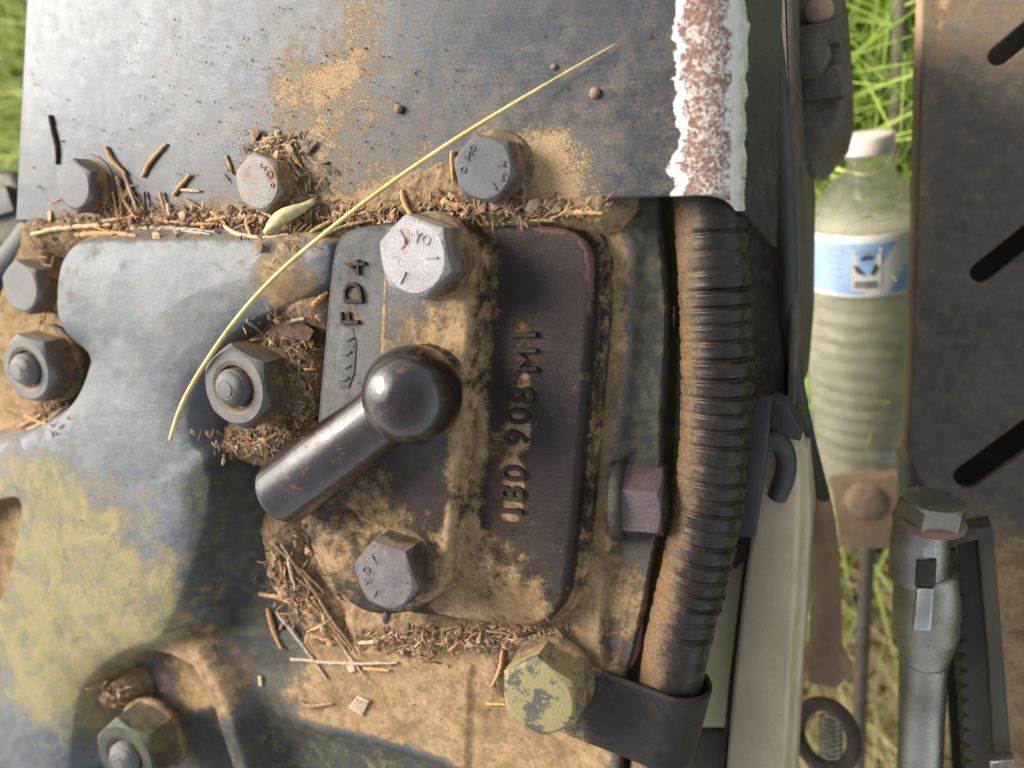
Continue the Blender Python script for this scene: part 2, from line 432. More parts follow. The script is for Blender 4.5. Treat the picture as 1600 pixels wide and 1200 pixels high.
def plate_mat():
    m = NT('plate_paint')
    ac = m.attr('across')
    n1 = m.noise(.02, 5, .6); n2 = m.noise(.20, 7, .65); n3 = m.noise(1.5, 6, .72); n4 = m.noise(5, 3, .6)
    st = m.noise(.16, 5, .6, vec=m.mapv(1.0, .18, 1))
    brush = m.noise(1.0, 4, .65, vec=m.mapv(.07, .85, 1))
    col = m.mix(m.rng(n1, .35, .65), (.024, .027, .034), (.040, .040, .044))
    col = m.mix(m.rng(brush, .48, .72, 0, .25), col, (.11, .10, .09))
    r = m.rng(n2, .3, .7, .26, .38)
    d = m.math('ADD', m.attr('dust'), m.math('MULTIPLY_ADD', n2, 1.2, -.6))
    d = m.math('ADD', d, m.math('MULTIPLY_ADD', m.noise(.07, 5, .6), .9, -.45))
    d = m.math('ADD', d, m.math('MULTIPLY_ADD', n3, 1.5, -.75))
    d = m.math('ADD', d, m.math('MULTIPLY_ADD', n4, .7, -.35))
    df = m.rng(d, .38, .58, 0, .95); fl = m.rng(d, -.1, .5, 0, .22)
    dc = m.mix(m.rng(n3, .35, .7), (.27, .175, .09), (.46, .33, .18))
    col = m.mix(fl, col, dc); col = m.mix(df, col, dc)
    # bare and peeling band along the bend
    spike = m.noise(1.0, 5, .7, vec=m.mapv(.25, .75, .25)); wob = m.noise(.11, 3, .5)
    a1 = m.math('ADD', ac, m.math('MULTIPLY_ADD', spike, 3.4, -1.7))
    a1 = m.math('ADD', a1, m.math('MULTIPLY_ADD', wob, 11.0, -5.5))
    band = m.math('MULTIPLY', m.rng(a1, -.2, .15), m.rng(a1, 23.5, 24.0, 1, 0))
    blob = m.noise(.42, 6, .62, dist=.6)
    a2 = m.math('ADD', ac, m.math('ADD', m.math('MULTIPLY_ADD', blob, 10.0, -5.0), m.math('MULTIPLY_ADD', wob, 8.0, -4.0)))
    core = m.math('MULTIPLY', m.rng(a2, 2.2, 2.5), m.rng(a2, 14.6, 15.0, 1, 0))
    sp1 = m.noise(.95, 7, .72); sp2 = m.voro(.7)
    ccol = m.mix(m.rng(sp1, .44, .56), (.20, .105, .08), (.56, .51, .46))
    ccol = m.mix(m.rng(m.noise(.25, 4, .6), .48, .6, 0, .8), ccol, (.22, .115, .09))
    ccol = m.mix(m.math('MULTIPLY', m.rng(sp2, .22, .34, 1, 0), .75), ccol, (.11, .075, .075))
    wcol = m.mix(m.rng(n3, .3, .7), (.56, .53, .47), (.70, .67, .61))
    wcol = m.mix(m.math('MULTIPLY', m.rng(ac, 17, 21), m.rng(n2, .40, .60)), wcol, (.44, .44, .30))
    crack = m.rng(m.noise(1.0, 3, .6, vec=m.mapv(.12, 1.3, .12)), .66, .70)
    wcol = m.mix(m.math('MULTIPLY', crack, m.rng(ac, 12, 15)), wcol, (.16, .12, .08))
    bcol = m.mix(core, wcol, ccol)
    col = m.mix(band, col, bcol)
    sp = m.math('MULTIPLY', m.rng(m.voro(.30), .06, .10, 1, 0), m.rng(n3, .5, .6))
    col = m.mix(m.math('MULTIPLY', sp, .7), col, (.03, .022, .016))
    hide = m.math('MAXIMUM', df, band)
    r = m.mixf(m.math('MAXIMUM', hide, m.math('MULTIPLY', fl, 1.2)), r, .85)
    h = m.math('ADD', m.math('MULTIPLY', n3, .3), m.math('MULTIPLY', n4, .25))
    h = m.math('ADD', h, m.math('MULTIPLY', df, .7))
    h = m.math('ADD', h, m.math('MULTIPLY', m.math('MULTIPLY', band, core), m.math('MULTIPLY_ADD', sp1, 1.4, -.9)))
    h = m.math('ADD', h, m.math('MULTIPLY', band, -.4))
    nb = m.bump(h, .5, .5)
    m.bsdf(col, r, m.mixf(hide, .15, 0.), m.mixf(hide, .38, .2), nb, Specular_Tint=(.74, .86, 1.0))  # bluish tint puts the sky's colour into the sheen
    return m.m
M_PLATE = plate_mat()

def hose_mat():
    m = NT('hose_rubber')
    n2 = m.noise(.25, 7, .7); n3 = m.noise(1.6, 6, .7); n4 = m.noise(5, 3, .6)
    d = m.math('ADD', m.attr('dust'), m.math('MULTIPLY_ADD', n2, .9, -.45))
    d = m.math('ADD', d, m.math('MULTIPLY_ADD', n3, .7, -.35))
    df = m.rng(d, .22, .80, 0, .9)
    col = m.mix(m.rng(n2, .4, .7), (.013, .011, .010), (.026, .021, .018))
    g = m.math('MULTIPLY', m.attr('moss'), m.rng(n2, .42, .62))
    col = m.mix(m.math('MULTIPLY', g, .3), col, (.11, .12, .04))
    dc = m.mix(m.rng(n3, .35, .7), (.12, .072, .040), (.24, .16, .09))
    col = m.mix(m.rng(d, -.2, .5, 0, .10), col, dc); col = m.mix(df, col, dc)
    h = m.math('ADD', m.math('MULTIPLY', n3, .5), m.math('MULTIPLY', n4, .25))
    nb = m.bump(h, .45, .5)
    m.bsdf(col, m.mixf(df, .27, .92), 0.0, m.mixf(df, .32, .08), nb)
    return m.m
M_HOSE = hose_mat()

def simple(name, c1, c2, scale=.6, rough=.85, bump=.6, bd=.4, detail=5, spec=.25, c3=None, **kw):
    m = NT(name)
    n = m.noise(scale, detail, .68); k = m.noise(scale * 5, 3, .6)
    col = m.mix(m.rng(n, .32, .68), c1, c2)
    if c3: col = m.mix(m.rng(k, .55, .68, 0, .8), col, c3)
    nb = m.bump(m.math('ADD', n, m.math('MULTIPLY', k, .5)), bump, bd)
    m.bsdf(col, rough, 0.0, spec, nb, **kw)
    return m.m
M_SOIL = simple('soil', (.16, .105, .065), (.33, .225, .13), .35, .97, .9, 1.2, 8, .1, (.42, .30, .17))
M_LITTER = []
for i, (a, b) in enumerate([((.18, .11, .07), (.28, .18, .115)), ((.07, .045, .032), (.14, .095, .065)), ((.32, .22, .13), (.46, .33, .2)), ((.045, .032, .024), (.09, .065, .045))]):
    M_LITTER.append(simple('litter_%d' % i, a, b, .9, .9, .4, .3))
M_TWIGO = simple('twig_orange', (.38, .20, .08), (.58, .34, .15), 1.1, .75, .7, .4)
M_TWIGT = simple('twig_tan', (.44, .31, .18), (.62, .47, .30), 1.1, .75, .6, .4)
M_TWIGB = simple('twig_brown', (.22, .135, .085), (.36, .24, .15), 1.1, .8, .6, .4)
M_TWIGD = simple('twig_dark', (.03, .022, .016), (.07, .05, .035), 1.1, .8, .6, .4)
M_TWIGG = simple('twig_grey', (.32, .26, .19), (.46, .38, .29), 1.1, .8, .6, .4)
M_TWIGY = simple('twig_yellow', (.36, .25, .07), (.5, .36, .13), 1.1, .7, .6, .4)
M_STALK = simple('straw', (.50, .38, .10), (.66, .56, .22), .12, .5, .25, .2, spec=.45)
M_LEAF = simple('leaf_olive', (.40, .36, .15), (.56, .50, .26), .5, .6, .35, .3, spec=.4)
M_BARK = simple('bark_flake', (.11, .062, .045), (.21, .12, .085), .4, .9, .9, .9)
M_CARD = simple('cardboard', (.50, .38, .27), (.66, .52, .40), .8, .9, .4, .4)
M_PINK = simple('pink_flake', (.5, .30, .24), (.65, .45, .38), .8, .9, .4, .4)
M_STONE = simple('stone', (.19, .13, .09), (.28, .2, .14), .9, .9, .6, .5)
M_GRIT = simple('grit', (.06, .042, .03), (.24, .16, .10), .35, .9, .3, .2)

def grass_mat(name, a, b, c):
    m = NT(name)
    t = m.attr('tone')
    col = m.mix(m.rng(t, 0, .5), a, b); col = m.mix(m.rng(t, .55, 1), col, c)
    p = m.bsdf(col, .5, 0.0, .35)
    tr = m.t.nodes.new('ShaderNodeBsdfTranslucent'); m.put(tr.inputs[0], col)
    mx = m.t.nodes.new('ShaderNodeMixShader'); mx.inputs[0].default_value = .35
    m.lk(p.outputs[0], mx.inputs[1]); m.lk(tr.outputs[0], mx.inputs[2]); m.lk(mx.outputs[0], m.out.inputs[0])
    return m.m
M_GRASS = grass_mat('grass_blades', (.22, .34, .05), (.38, .52, .11), (.56, .64, .22))
M_GRASSL = grass_mat('pale_grass_blades', (.34, .42, .10), (.50, .58, .18), (.64, .68, .34))  # dryish left-hand copy of the grass, sunlight mixed into its colour
M_DRY = grass_mat('dry_grass_blades', (.42, .33, .17), (.62, .52, .29), (.34, .38, .12))

# ------------------------------------------------------------------ the setting: ground and grass far below
GZ = -520.0
gV = [(-30000, -30000, GZ), (30000, -30000, GZ), (30000, 30000, GZ), (-30000, 30000, GZ)]
ground = mk('ground', gV, [(0, 1, 2, 3)], simple('earth', (.035, .05, .012), (.09, .10, .03), .02, .95, .4, 4, c3=(.12, .09, .045)), origin=(0, 0, GZ))
tag(ground, kind='structure')

def blades(name, n, area, hmin, hmax, w, mat, label, cat, seed):
    r = np.random.default_rng(seed)
    V, Fc, T = [], [], []
    for _ in range(n):
        x = r.uniform(area[0], area[1]); y = r.uniform(area[2], area[3])
        h = r.uniform(hmin, hmax); a = r.uniform(0, 2 * math.pi); lean = r.uniform(.15, 1.0) * h
        dx, dy = math.cos(a), math.sin(a); ww = w * r.uniform(.6, 1.3); tone = r.uniform(0, 1)
        b = len(V); s = a + r.uniform(.9, 2.2)
        sx, sy = math.cos(s), math.sin(s)
        for k in range(5):
            t = k / 4
            cx, cy = x + dx * lean * t * t, y + dy * lean * t * t
            cz = GZ + h * (t - .25 * t * t * (lean / h))
            q = ww * (1 - t ** 1.7) + .15
            V.append((cx - sx * q, cy - sy * q, cz)); V.append((cx + sx * q, cy + sy * q, cz + q * .3))
            T += [tone, tone]
        for k in range(4):
            Fc.append((b + 2 * k, b + 2 * k + 1, b + 2 * k + 3, b + 2 * k + 2))
    o = mk(name, V, Fc, mat, attrs={'tone': np.array(T)})
    return tag(o, label, cat, kind='stuff')
gl0 = at(-60, -60, GZ); gl1 = at(80, 420, GZ)
blades('grass', 3200, (gl0[0] - 420, gl1[0] + 120, gl1[1] - 120, gl0[1] + 160), 60, 190, 2.2, M_GRASSL, 'bright green grass below the left edge of the steel plate', 'grass', 3)
gr0 = at(1180, -60, GZ); gr1 = at(1480, 740, GZ)
blades('grass', 9000, (gr0[0] - 220, gr1[0] + 260, gr1[1] + 40, gr0[1] + 220), 90, 300, 2.6, M_GRASS, 'long green grass on the ground behind the plastic bottle', 'grass', 4)
gd0 = at(1180, 760, GZ); gd1 = at(1500, 1240, GZ)
blades('dry_grass', 9000, (gd0[0] - 160, gd1[0] + 160, gd1[1] - 120, gd0[1] + 10), 60, 220, 1.6, M_DRY, 'dry straw coloured grass on the ground below the clevis rod', 'grass', 5)

# ------------------------------------------------------------------ gearbox housing
ZP = 22.0
PLAT = chaikin(pts([(119, 379), (300, 377), (440, 375), (508, 377), (506, 430), (498, 446), (432, 478), (372, 505), (327, 545), (298, 600),
                    (284, 655), (292, 700), (312, 725), (320, 770), (310, 830), (286, 900), (262, 960), (244, 1000), (204, 1010), (155, 1036),
                    (120, 1072), (106, 1120), (102, 1180), (90, 1300), (60, 1500), (-500, 1500), (-600, 760), (-200, 740), (0, 703), (84, 661), (112, 630), (130, 588), (138, 556),
                    (100, 525), (82, 500), (82, 440), (92, 400)], ZP), 2)
E1 = pts([(962, 330), (985, 400), (975, 560), (957, 700), (950, 850), (928, 1000), (955, 1045), (955, 1500), (-700, 1500), (-700, 200), (962, 200)], 0)
E2 = pts([(1040, 330), (1052, 480), (1044, 640), (1040, 800), (1000, 1000), (988, 1040), (980, 1500), (-700, 1500), (-700, 200), (1040, 200)], -14)
HOLE = chaikin(pts([(950, 846), (988, 848), (972, 1000), (962, 1034), (944, 1030)], -4), 2)
PLUGP = chaikin(pts([(972, 700), (1050, 690), (1060, 860), (965, 850)], -8), 2)
STEP = pts([(-300, 960), (420, 985), (737, 1040), (724, 1500), (-300, 1500)], 1)
LOWB = pts([(330, 1085), (440, 1105), (560, 1128), (700, 1168), (735, 1190), (900, 1215), (900, 1700), (100, 1700), (100, 1200)], 0)
NOTCH = chaikin(pts([(-60, 800), (25, 772), (42, 782), (34, 850), (8, 945), (-60, 1010)], ZP), 2)
OUT = pts([(30, 385), (12, 420), (-5, 470), (-5, 520), (-200, 560), (-600, 600), (-600, 1500), (1500, 1500), (1500, 250), (30, 300)], 2)

def housing_h(X, Y, full=False):
    sp = sd_poly(X, Y, PLAT)
    W = 11 + 17 * gauss(X, Y, 420, 900, 10, 24) + 9 * gauss(X, Y, 190, 1150, 12, 20) + 5 * gauss(X, Y, 330, 640, 12, 18)
    t = sst(1 + sp / W)
    base = 1.8 * sst(sd_poly(X, Y, STEP) / 4.0 + .5)
    lb = sd_poly(X, Y, LOWB)
    base = base - 15 * sst(lb / 26.0) ** 1.2
    base = base + 2.5 * gauss(X, Y, 960, 335, 2, 7)
    e1 = sd_poly(X, Y, E1)
    base = base - 13 * sst(np.clip(-e1 / 17.0, 0, 1)) - (3.2 * fbm(X, Y, 12, 8) + 2.4 * np.abs(fbm(X, Y, 16, 18))) * np.clip(-e1 / 6, 0, 1)
    base = base - 3 * np.exp(-(d_line(X, Y, pts([(1015, 400), (1012, 520), (1000, 600), (985, 690)], -6)) / 2.2) ** 2)
    base = base - 16 * sst(sd_poly(X, Y, HOLE) / 1.5 + .3)
    base = base - 9 * sst(sd_poly(X, Y, PLUGP) / 2.5 + .3)
    rim = 15.0 * np.exp(-(np.maximum(d_line(X, Y, pts([(240, 1005), (300, 1035), (334, 1095), (364, 1190), (390, 1300)], 15)) - 2.5, 0) / 8.0) ** 2)
    z = np.logaddexp(base * .4, rim * .4 - 1.0) / .4 * (1 - t) + (ZP - 6.0 + 8.0 * (1 - np.exp(-np.clip(sp + 6, 0, 99) / 9.0))) * t
    pock = np.exp(-(np.maximum(d_line(X, Y, pts([(240, 1130), (215, 1230), (200, 1400)], 8)) - 7, 0) / 5.5) ** 2)
    z = z * (1 - pock) + np.minimum(z, 8.0) * pock
    z = z - 9 * sst(sd_poly(X, Y, NOTCH) / 1.6 + .2)
    z = z - 60 * sst(-sd_poly(X, Y, E2) / 2.5)
    z = z + .55 * fbm(X, Y, 26, 3) + .18 * fbm(X, Y, 4, 5) + .9 * fbm(X, Y, 60, 9) * t
    if not full: return z
    dust = .78 * (1 - t) + .12 * t + .16 * t * gauss(X, Y, 130, 1000, ZP, 45)
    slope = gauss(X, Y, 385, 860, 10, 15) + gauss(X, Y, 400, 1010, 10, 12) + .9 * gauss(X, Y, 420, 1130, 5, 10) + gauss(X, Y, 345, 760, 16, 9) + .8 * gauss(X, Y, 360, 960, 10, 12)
    dust = dust - .95 * np.clip(slope, 0, 1)
    dust = dust - .9 * sst(lb / 8.0)
    dust = dust - .72 * np.clip((-e1 + 2) / 6, 0, 1) * (1 - .8 * gauss(X, Y, 960, 930, -4, 18))
    dust = dust + .65 * gauss(X, Y, 440, 440, ZP, 10) * t + .5 * sst(sd_poly(X, Y, NOTCH) / 1.5 + .5) - .42 * gauss(X, Y, 215, 1085, 10, 15) + .35 * gauss(X, Y, 320, 1130, 8, 7)
    dust = dust + .30 * np.exp(-(d_line(X, Y, pts([(110, 372), (530, 372)], ZP)) / 2.5) ** 2)
    dust = dust + .22 * gauss(X, Y, 110, 450, ZP, 10)
    moss = (.66 + .28 * gauss(X, Y, 150, 880, ZP, 45) + .36 * gauss(X, Y, 50, 1080, ZP, 38)) * sst((gauss(X, Y, 110, 950, ZP, 70) - .42) * 3.2) * sst(t * 2)
    algae_shade = np.clip(slope * 1.1, 0, 1) + .75 * gauss(X, Y, 190, 1075, 10, 13) + .7 * sst(lb / 9.0) + 1.0 * np.clip((-e1 + 1) / 5, 0, 1) * (1 - .7 * gauss(X, Y, 970, 920, -4, 16))  # algae stain that also paints in the shade of slope, pocket and flank
    moss = moss + .22 * sst(lb / 10.0) + .02 * np.clip(slope, 0, 1) + .10 * gauss(X, Y, 985, 480, -5, 13) + .25 * gauss(X, Y, 950, 700, -3, 6)
    moss = moss + .25 * gauss(X, Y, 340, 700, 18, 8)
    keep = (sd_poly(X, Y, OUT) > 0) & (sd_poly(X, Y, E2) > -2.4)
    return z, keep, {'dust': dust, 'moss': moss, 'algae_shade': algae_shade}

house = thing('gearbox_housing', 'grey cast gearbox housing with yellow lichen patches, filling the lower left', 'gearbox', at(200, 800, -60))
b0 = at(-60, 1320, 0); b1 = at(1090, 300, 0)
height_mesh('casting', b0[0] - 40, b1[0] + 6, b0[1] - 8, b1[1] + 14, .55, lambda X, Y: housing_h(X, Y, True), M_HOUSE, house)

# ------------------------------------------------------------------ bolted cover with the lever
PA = chaikin(pts([(690, 352), (780, 350), (866, 352), (908, 366), (926, 400), (927, 450), (909, 700), (893, 880), (882, 948), (850, 980), (812, 984),
                  (700, 970), (610, 960), (590, 900), (590, 500), (610, 352)], 12), 2)
PB = chaikin(pts([(524, 372), (545, 356), (600, 347), (690, 345), (728, 354), (742, 385), (742, 430), (735, 520), (717, 700), (706, 850), (694, 925), (640, 962),
                  (565, 962), (508, 908), (478, 850), (486, 740), (503, 560), (513, 430)], 20), 2)
LETTERS = [('1', 798, 798), ('8', 800, 771), ('0', 802, 739), ('9', 807, 684), ('0', 810, 650), ('8', 815, 617), ('M', 821, 562), ('1', 819, 523)]
GROOVE = pts([(606, 340), (602, 430), (597, 560), (590, 660), (440, 760), (440, 340)], 20)
def cover_h(X, Y, full=False):
    a, b = sd_poly(X, Y, PA), sd_poly(X, Y, PB)
    c = np.maximum(a, b) + 3.0
    z = np.maximum(np.maximum(prof(a, 11.2, 3.0, .8), prof(b, 20.3, 2.4, 1.4)), np.where(c > -1, prof(c, 4.2, 1.0, .6), -3))
    inb = sst(b / 2)
    z = z - .9 * sst(sd_poly(X, Y, GROOVE) / .7) * inb
    z = z + .10 * fbm(X, Y, 3, 21) + .35 * fbm(X, Y, 30, 22) * (z > 6)
    # the lower right of the raised block melts into the plate
    blend = gauss(X, Y, 740, 930, 14, 9)
    z = z * (1 - .55 * blend) + np.minimum(z, 13.5) * .55 * blend
    z = z - 3.0 * gauss(X, Y, 548, 822, 20, 6) * inb
    if not full: return z
    dust = np.where(b > 0, .24, .10) + .45 * (z < 6)
    dust = dust + .36 * np.exp(-(d_line(X, Y, pts([(752, 400), (745, 560), (735, 700), (725, 860)], 12)) / 5) ** 2)
    dust = dust + .38 * sst(gauss(X, Y, 770, 920, 12, 14) * 1.6) + .45 * gauss(X, Y, 720, 960, 12, 9) + .4 * gauss(X, Y, 820, 960, 12, 7)
    dust = dust + .35 * gauss(X, Y, 590, 800, 20, 16) + .35 * gauss(X, Y, 510, 880, 20, 10) - .25 * gauss(X, Y, 660, 770, 20, 8) - .2 * gauss(X, Y, 560, 400, 20, 9)
    dust = dust + .55 * np.exp(-(d_line(X, Y, pts([(799, 800), (803, 735)], 12)) / 4.6) ** 4) + .55 * np.exp(-(d_line(X, Y, pts([(807, 690), (816, 610)], 12)) / 4.6) ** 4) + .55 * np.exp(-(d_line(X, Y, pts([(820, 572), (820, 518)], 12)) / 4.6) ** 4)
    dust = dust + .35 * gauss(X, Y, 770, 700, 12, 9) - .25 * gauss(X, Y, 865, 560, 12, 13) - .2 * gauss(X, Y, 860, 400, 12, 10) - .15 * gauss(X, Y, 870, 780, 12, 9)
    dust = dust + .34 * np.exp(-(d_line(X, Y, pts([(552, 415), (546, 500)], 20)) / 3.4) ** 4) + .45 * np.exp(-(d_line(X, Y, pts([(603, 420), (594, 620)], 20)) / 1.0) ** 2)
    dust = dust + .45 * gauss(X, Y, 700, 400, 20, 7) + .35 * gauss(X, Y, 640, 560, 20, 9) + .3 * gauss(X, Y, 690, 520, 20, 8)
    dust = dust + .18 * np.exp(-(np.abs(b + 3.5) / 2.5) ** 2) * (a > 0)
    moss = .22 * gauss(X, Y, 620, 780, 20, 14) + .2 * gauss(X, Y, 500, 850, 20, 10) + .3 * gauss(X, Y, 855, 900, 12, 6) + .2 * gauss(X, Y, 560, 450, 20, 10)
    worn = .42 * np.exp(-((a - 1.0) / 1.3) ** 2) * (b < 0) * (.5 + gauss(X, Y, 900, 400, 12, 14)) + .30 * gauss(X, Y, 850, 400, 12, 10) + .25 * np.exp(-((b - 1.0) / 1.0) ** 2) - .2 * (z < 9)
    return z, c > -1.2, {'dust': dust, 'moss': moss, 'worn': worn, 'pale': .8 * inb * sst((Y - at(560, 760, 20)[1]) / 30.0)}  # pale marks where the raised block's sheen is painted

cover = thing('bolted_cover', 'dark cast cover plate with raised number 180 908 M1, lever stub and two bolts', 'cover plate', at(700, 680, 0))
b0 = at(455, 1010, 0); b1 = at(985, 325, 0)
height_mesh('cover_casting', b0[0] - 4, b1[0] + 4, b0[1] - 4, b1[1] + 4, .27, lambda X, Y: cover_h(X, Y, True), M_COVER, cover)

_GRID = {}
def zmax(x, y):
    if not _GRID:
        p0, p1 = at(-80, 1340, 0), at(1120, -40, 0); r = .7
        xs, ys = np.arange(p0[0] - 30, p1[0] + 10, r), np.arange(p0[1] - 10, p1[1] + 40, r)
        X, Y = np.meshgrid(xs, ys)
        Z = housing_h(X, Y)
        c = np.maximum(sd_poly(X, Y, PA), sd_poly(X, Y, PB)) + 3
        Z = np.where(c > 0, np.maximum(Z, cover_h(X, Y)), Z)
        Z = np.where(plate_sd(X, Y) > 0, np.maximum(Z, ZPL), Z)
        Z = np.maximum(Z, soil_level(X, Y))
        _GRID.update(z=Z, x0=xs[0], y0=ys[0], r=r)
    Z = _GRID['z']; u = (x - _GRID['x0']) / _GRID['r']; v = (y - _GRID['y0']) / _GRID['r']
    u = min(max(u, 0), Z.shape[1] - 2.001); v = min(max(v, 0), Z.shape[0] - 2.001)
    i, j = int(u), int(v); u -= i; v -= j
    return float((Z[j, i] * (1 - u) + Z[j, i + 1] * u) * (1 - v) + (Z[j + 1, i] * (1 - u) + Z[j + 1, i + 1] * u) * v)

def on_surface(px, py, lift=0.0):
    z = 10.0
    for _ in range(6):
        p = at(px, py, z); z = .5 * z + .5 * (zmax(p[0], p[1]) + lift)
    return at(px, py, z)

def glyph(ch, px, py, z, size, depth, mat, parent, rot=90.0, name='numeral', bevel=.22, sx=1.0, thin=.03):
    cu = bpy.data.curves.new('glyph', 'FONT'); cu.body = ch; cu.size = size * MM
    cu.align_x = 'CENTER'; cu.align_y = 'CENTER'; cu.extrude = depth * .5 * MM
    cu.bevel_depth = bevel * MM; cu.bevel_resolution = 2; cu.resolution_u = 6; cu.offset = -thin * MM
    tmp = bpy.data.objects.new('glyph', cu); COL.objects.link(tmp)
    dg = bpy.context.evaluated_depsgraph_get(); dg.update()
    me = bpy.data.meshes.new_from_object(tmp.evaluated_get(dg))
    bpy.data.objects.remove(tmp); bpy.data.curves.remove(cu)
    co = np.empty(len(me.vertices) * 3); me.vertices.foreach_get('co', co); co = co.reshape(-1, 3) / MM
    cx = (co[:, 0].min() + co[:, 0].max()) / 2; cy = (co[:, 1].min() + co[:, 1].max()) / 2
    co[:, 0] = (co[:, 0] - cx) * sx; co[:, 1] -= cy
    a = math.radians(rot); c = at(px, py, z)
    V = np.column_stack([co[:, 0] * math.cos(a) - co[:, 1] * math.sin(a) + c[0], co[:, 0] * math.sin(a) + co[:, 1] * math.cos(a) + c[1], co[:, 2] + z])
    o = mk(name, V, [list(p.vertices) for p in me.polygons], mat, parent, attrs={'dust': np.full(len(V), -.22)})
    bpy.data.meshes.remove(me)
    return o
TILT = 90 + 3.5
for ch, px, py in LETTERS:
    p = at(px, py, 12); z = cover_h(np.array([[p[0]]]), np.array([[p[1]]]))[0, 0]
    glyph(ch, px, py, z + .4, 12.0 if ch != 'M' else 11.4, 1.3, M_COVER, cover, TILT, 'letter' if ch == 'M' else 'numeral', .25, .95)
for ch, px, py in [('F', 547, 497), ('D', 552, 457), ('4', 557, 418)]:
    p = at(px, py, 19); z = cover_h(np.array([[p[0]]]), np.array([[p[1]]]))[0, 0]
    glyph(ch, px, py, z + .3, 10.6, 1.1, M_COVER, cover, TILT, 'numeral' if ch == '4' else 'letter', .22, 1.0, .1)
# the worn, illegible casting mark below FD4: a low pad with rubbed-down strokes
V, Fc = prism_geo(chaikin(pts([(531, 512), (560, 512), (554, 606), (525, 606)], 19), 1), 19.75, 1.2, .25)
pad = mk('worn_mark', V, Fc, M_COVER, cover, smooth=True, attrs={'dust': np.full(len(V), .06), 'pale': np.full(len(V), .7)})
for i, (px, py) in enumerate([(544, 530), (541, 552), (540, 573), (538, 592)]):
    c = at(px, py, 19.9)
    V, Fc = tube_geo([c + [-2.4, .5 * (-1) ** i, -.42], c + [0, -.5, -.36], c + [2.2, .6, -.42]], .6, 8)
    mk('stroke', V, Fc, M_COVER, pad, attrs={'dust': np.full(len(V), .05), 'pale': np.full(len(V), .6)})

# lever stub and ball
pe = at(440, 772, 25); pb = at(645, 617, 31)
dv = (pe - pb); L = np.linalg.norm(dv); dv /= L
prf = [(10.8, 0), (11.0, L * .30), (11.5, L * .5), (12.0, L * .7), (12.1, L - 3)] + [(12.1 - 3.2 * (1 - math.cos(a)), L - 3 + 3.0 * math.sin(a)) for a in np.linspace(.15, math.pi / 2, 8)] + [(4.0, L + .35), (.2, L + .4)]
P_ = np.array(prf); q_ = np.interp(np.linspace(0, 1, 90), np.linspace(0, 1, len(P_)), P_[:, 1]); prf = list(zip(np.interp(np.linspace(0, 1, 90), np.linspace(0, 1, len(P_)), P_[:, 0]), q_))
V, Fc = lathe_geo(prf, 72, pb, dv)
def pit(V, c, amp, sc_, seed):
    d = V - c; d = d / (np.linalg.norm(d, axis=1)[:, None] + 1e-9)
    return V + d * (amp * fbm(V[:, 0] + .6 * V[:, 2], V[:, 1] - .5 * V[:, 2], sc_, seed))[:, None]
V = pit(V, pe + (pb - pe) * .5, .22, 7, 101)
lev = mk('lever_stub', V, Fc, M_BLACK, cover, attrs={'dust': np.clip(.42 - .06 * (V[:, 2] - 12), -.1, .7), 'moss': np.clip(.34 - .05 * np.abs(V[:, 2] - 30), 0, .34) * (V[:, 2] > 26)})
prf = [(15.8 * math.sin(a) + .001, -15.8 * math.cos(a)) for a in np.linspace(0.02, math.pi - .02, 60)]
V, Fc = lathe_geo(prf, 90, pb, (0, 0, 1)); V = pit(V, pb, .22, 6, 103)
mk('lever_ball', V, Fc, M_BLACK, cover, attrs={'dust': np.clip(.40 - .055 * (V[:, 2] - 17), -.1, .7), 'moss': .22 * gauss(V[:, 0], V[:, 1], 708, 600, 30, 4)})
# the casting grows up to ball and stub in a soft web
def web_fn(X, Y):
    d1 = np.hypot(X - pb[0], Y - pb[1]); P2 = np.array([pb[:2], pe[:2] + (pb[:2] - pe[:2]) * .30])
    d2 = d_line(X, Y, P2)
    z = 17.5 + 9.0 * np.exp(-(np.maximum(d1 - 9, 0) / 5.2) ** 2)
    z = np.maximum(z, 17.5 + 6.5 * np.exp(-(np.maximum(d2 - 5.5, 0) / 4.2) ** 2)) + .15 * fbm(X, Y, 3, 44)
    return z, (z > 18.2) & (np.maximum(sd_poly(X, Y, PB), -99) > 2.5), {'dust': .42 + .15 * fbm(X, Y, 9, 45)}
height_mesh('lever_web', pb[0] - 48, pb[0] + 26, pb[1] - 48, pb[1] + 26, .5, web_fn, M_COVER, cover)

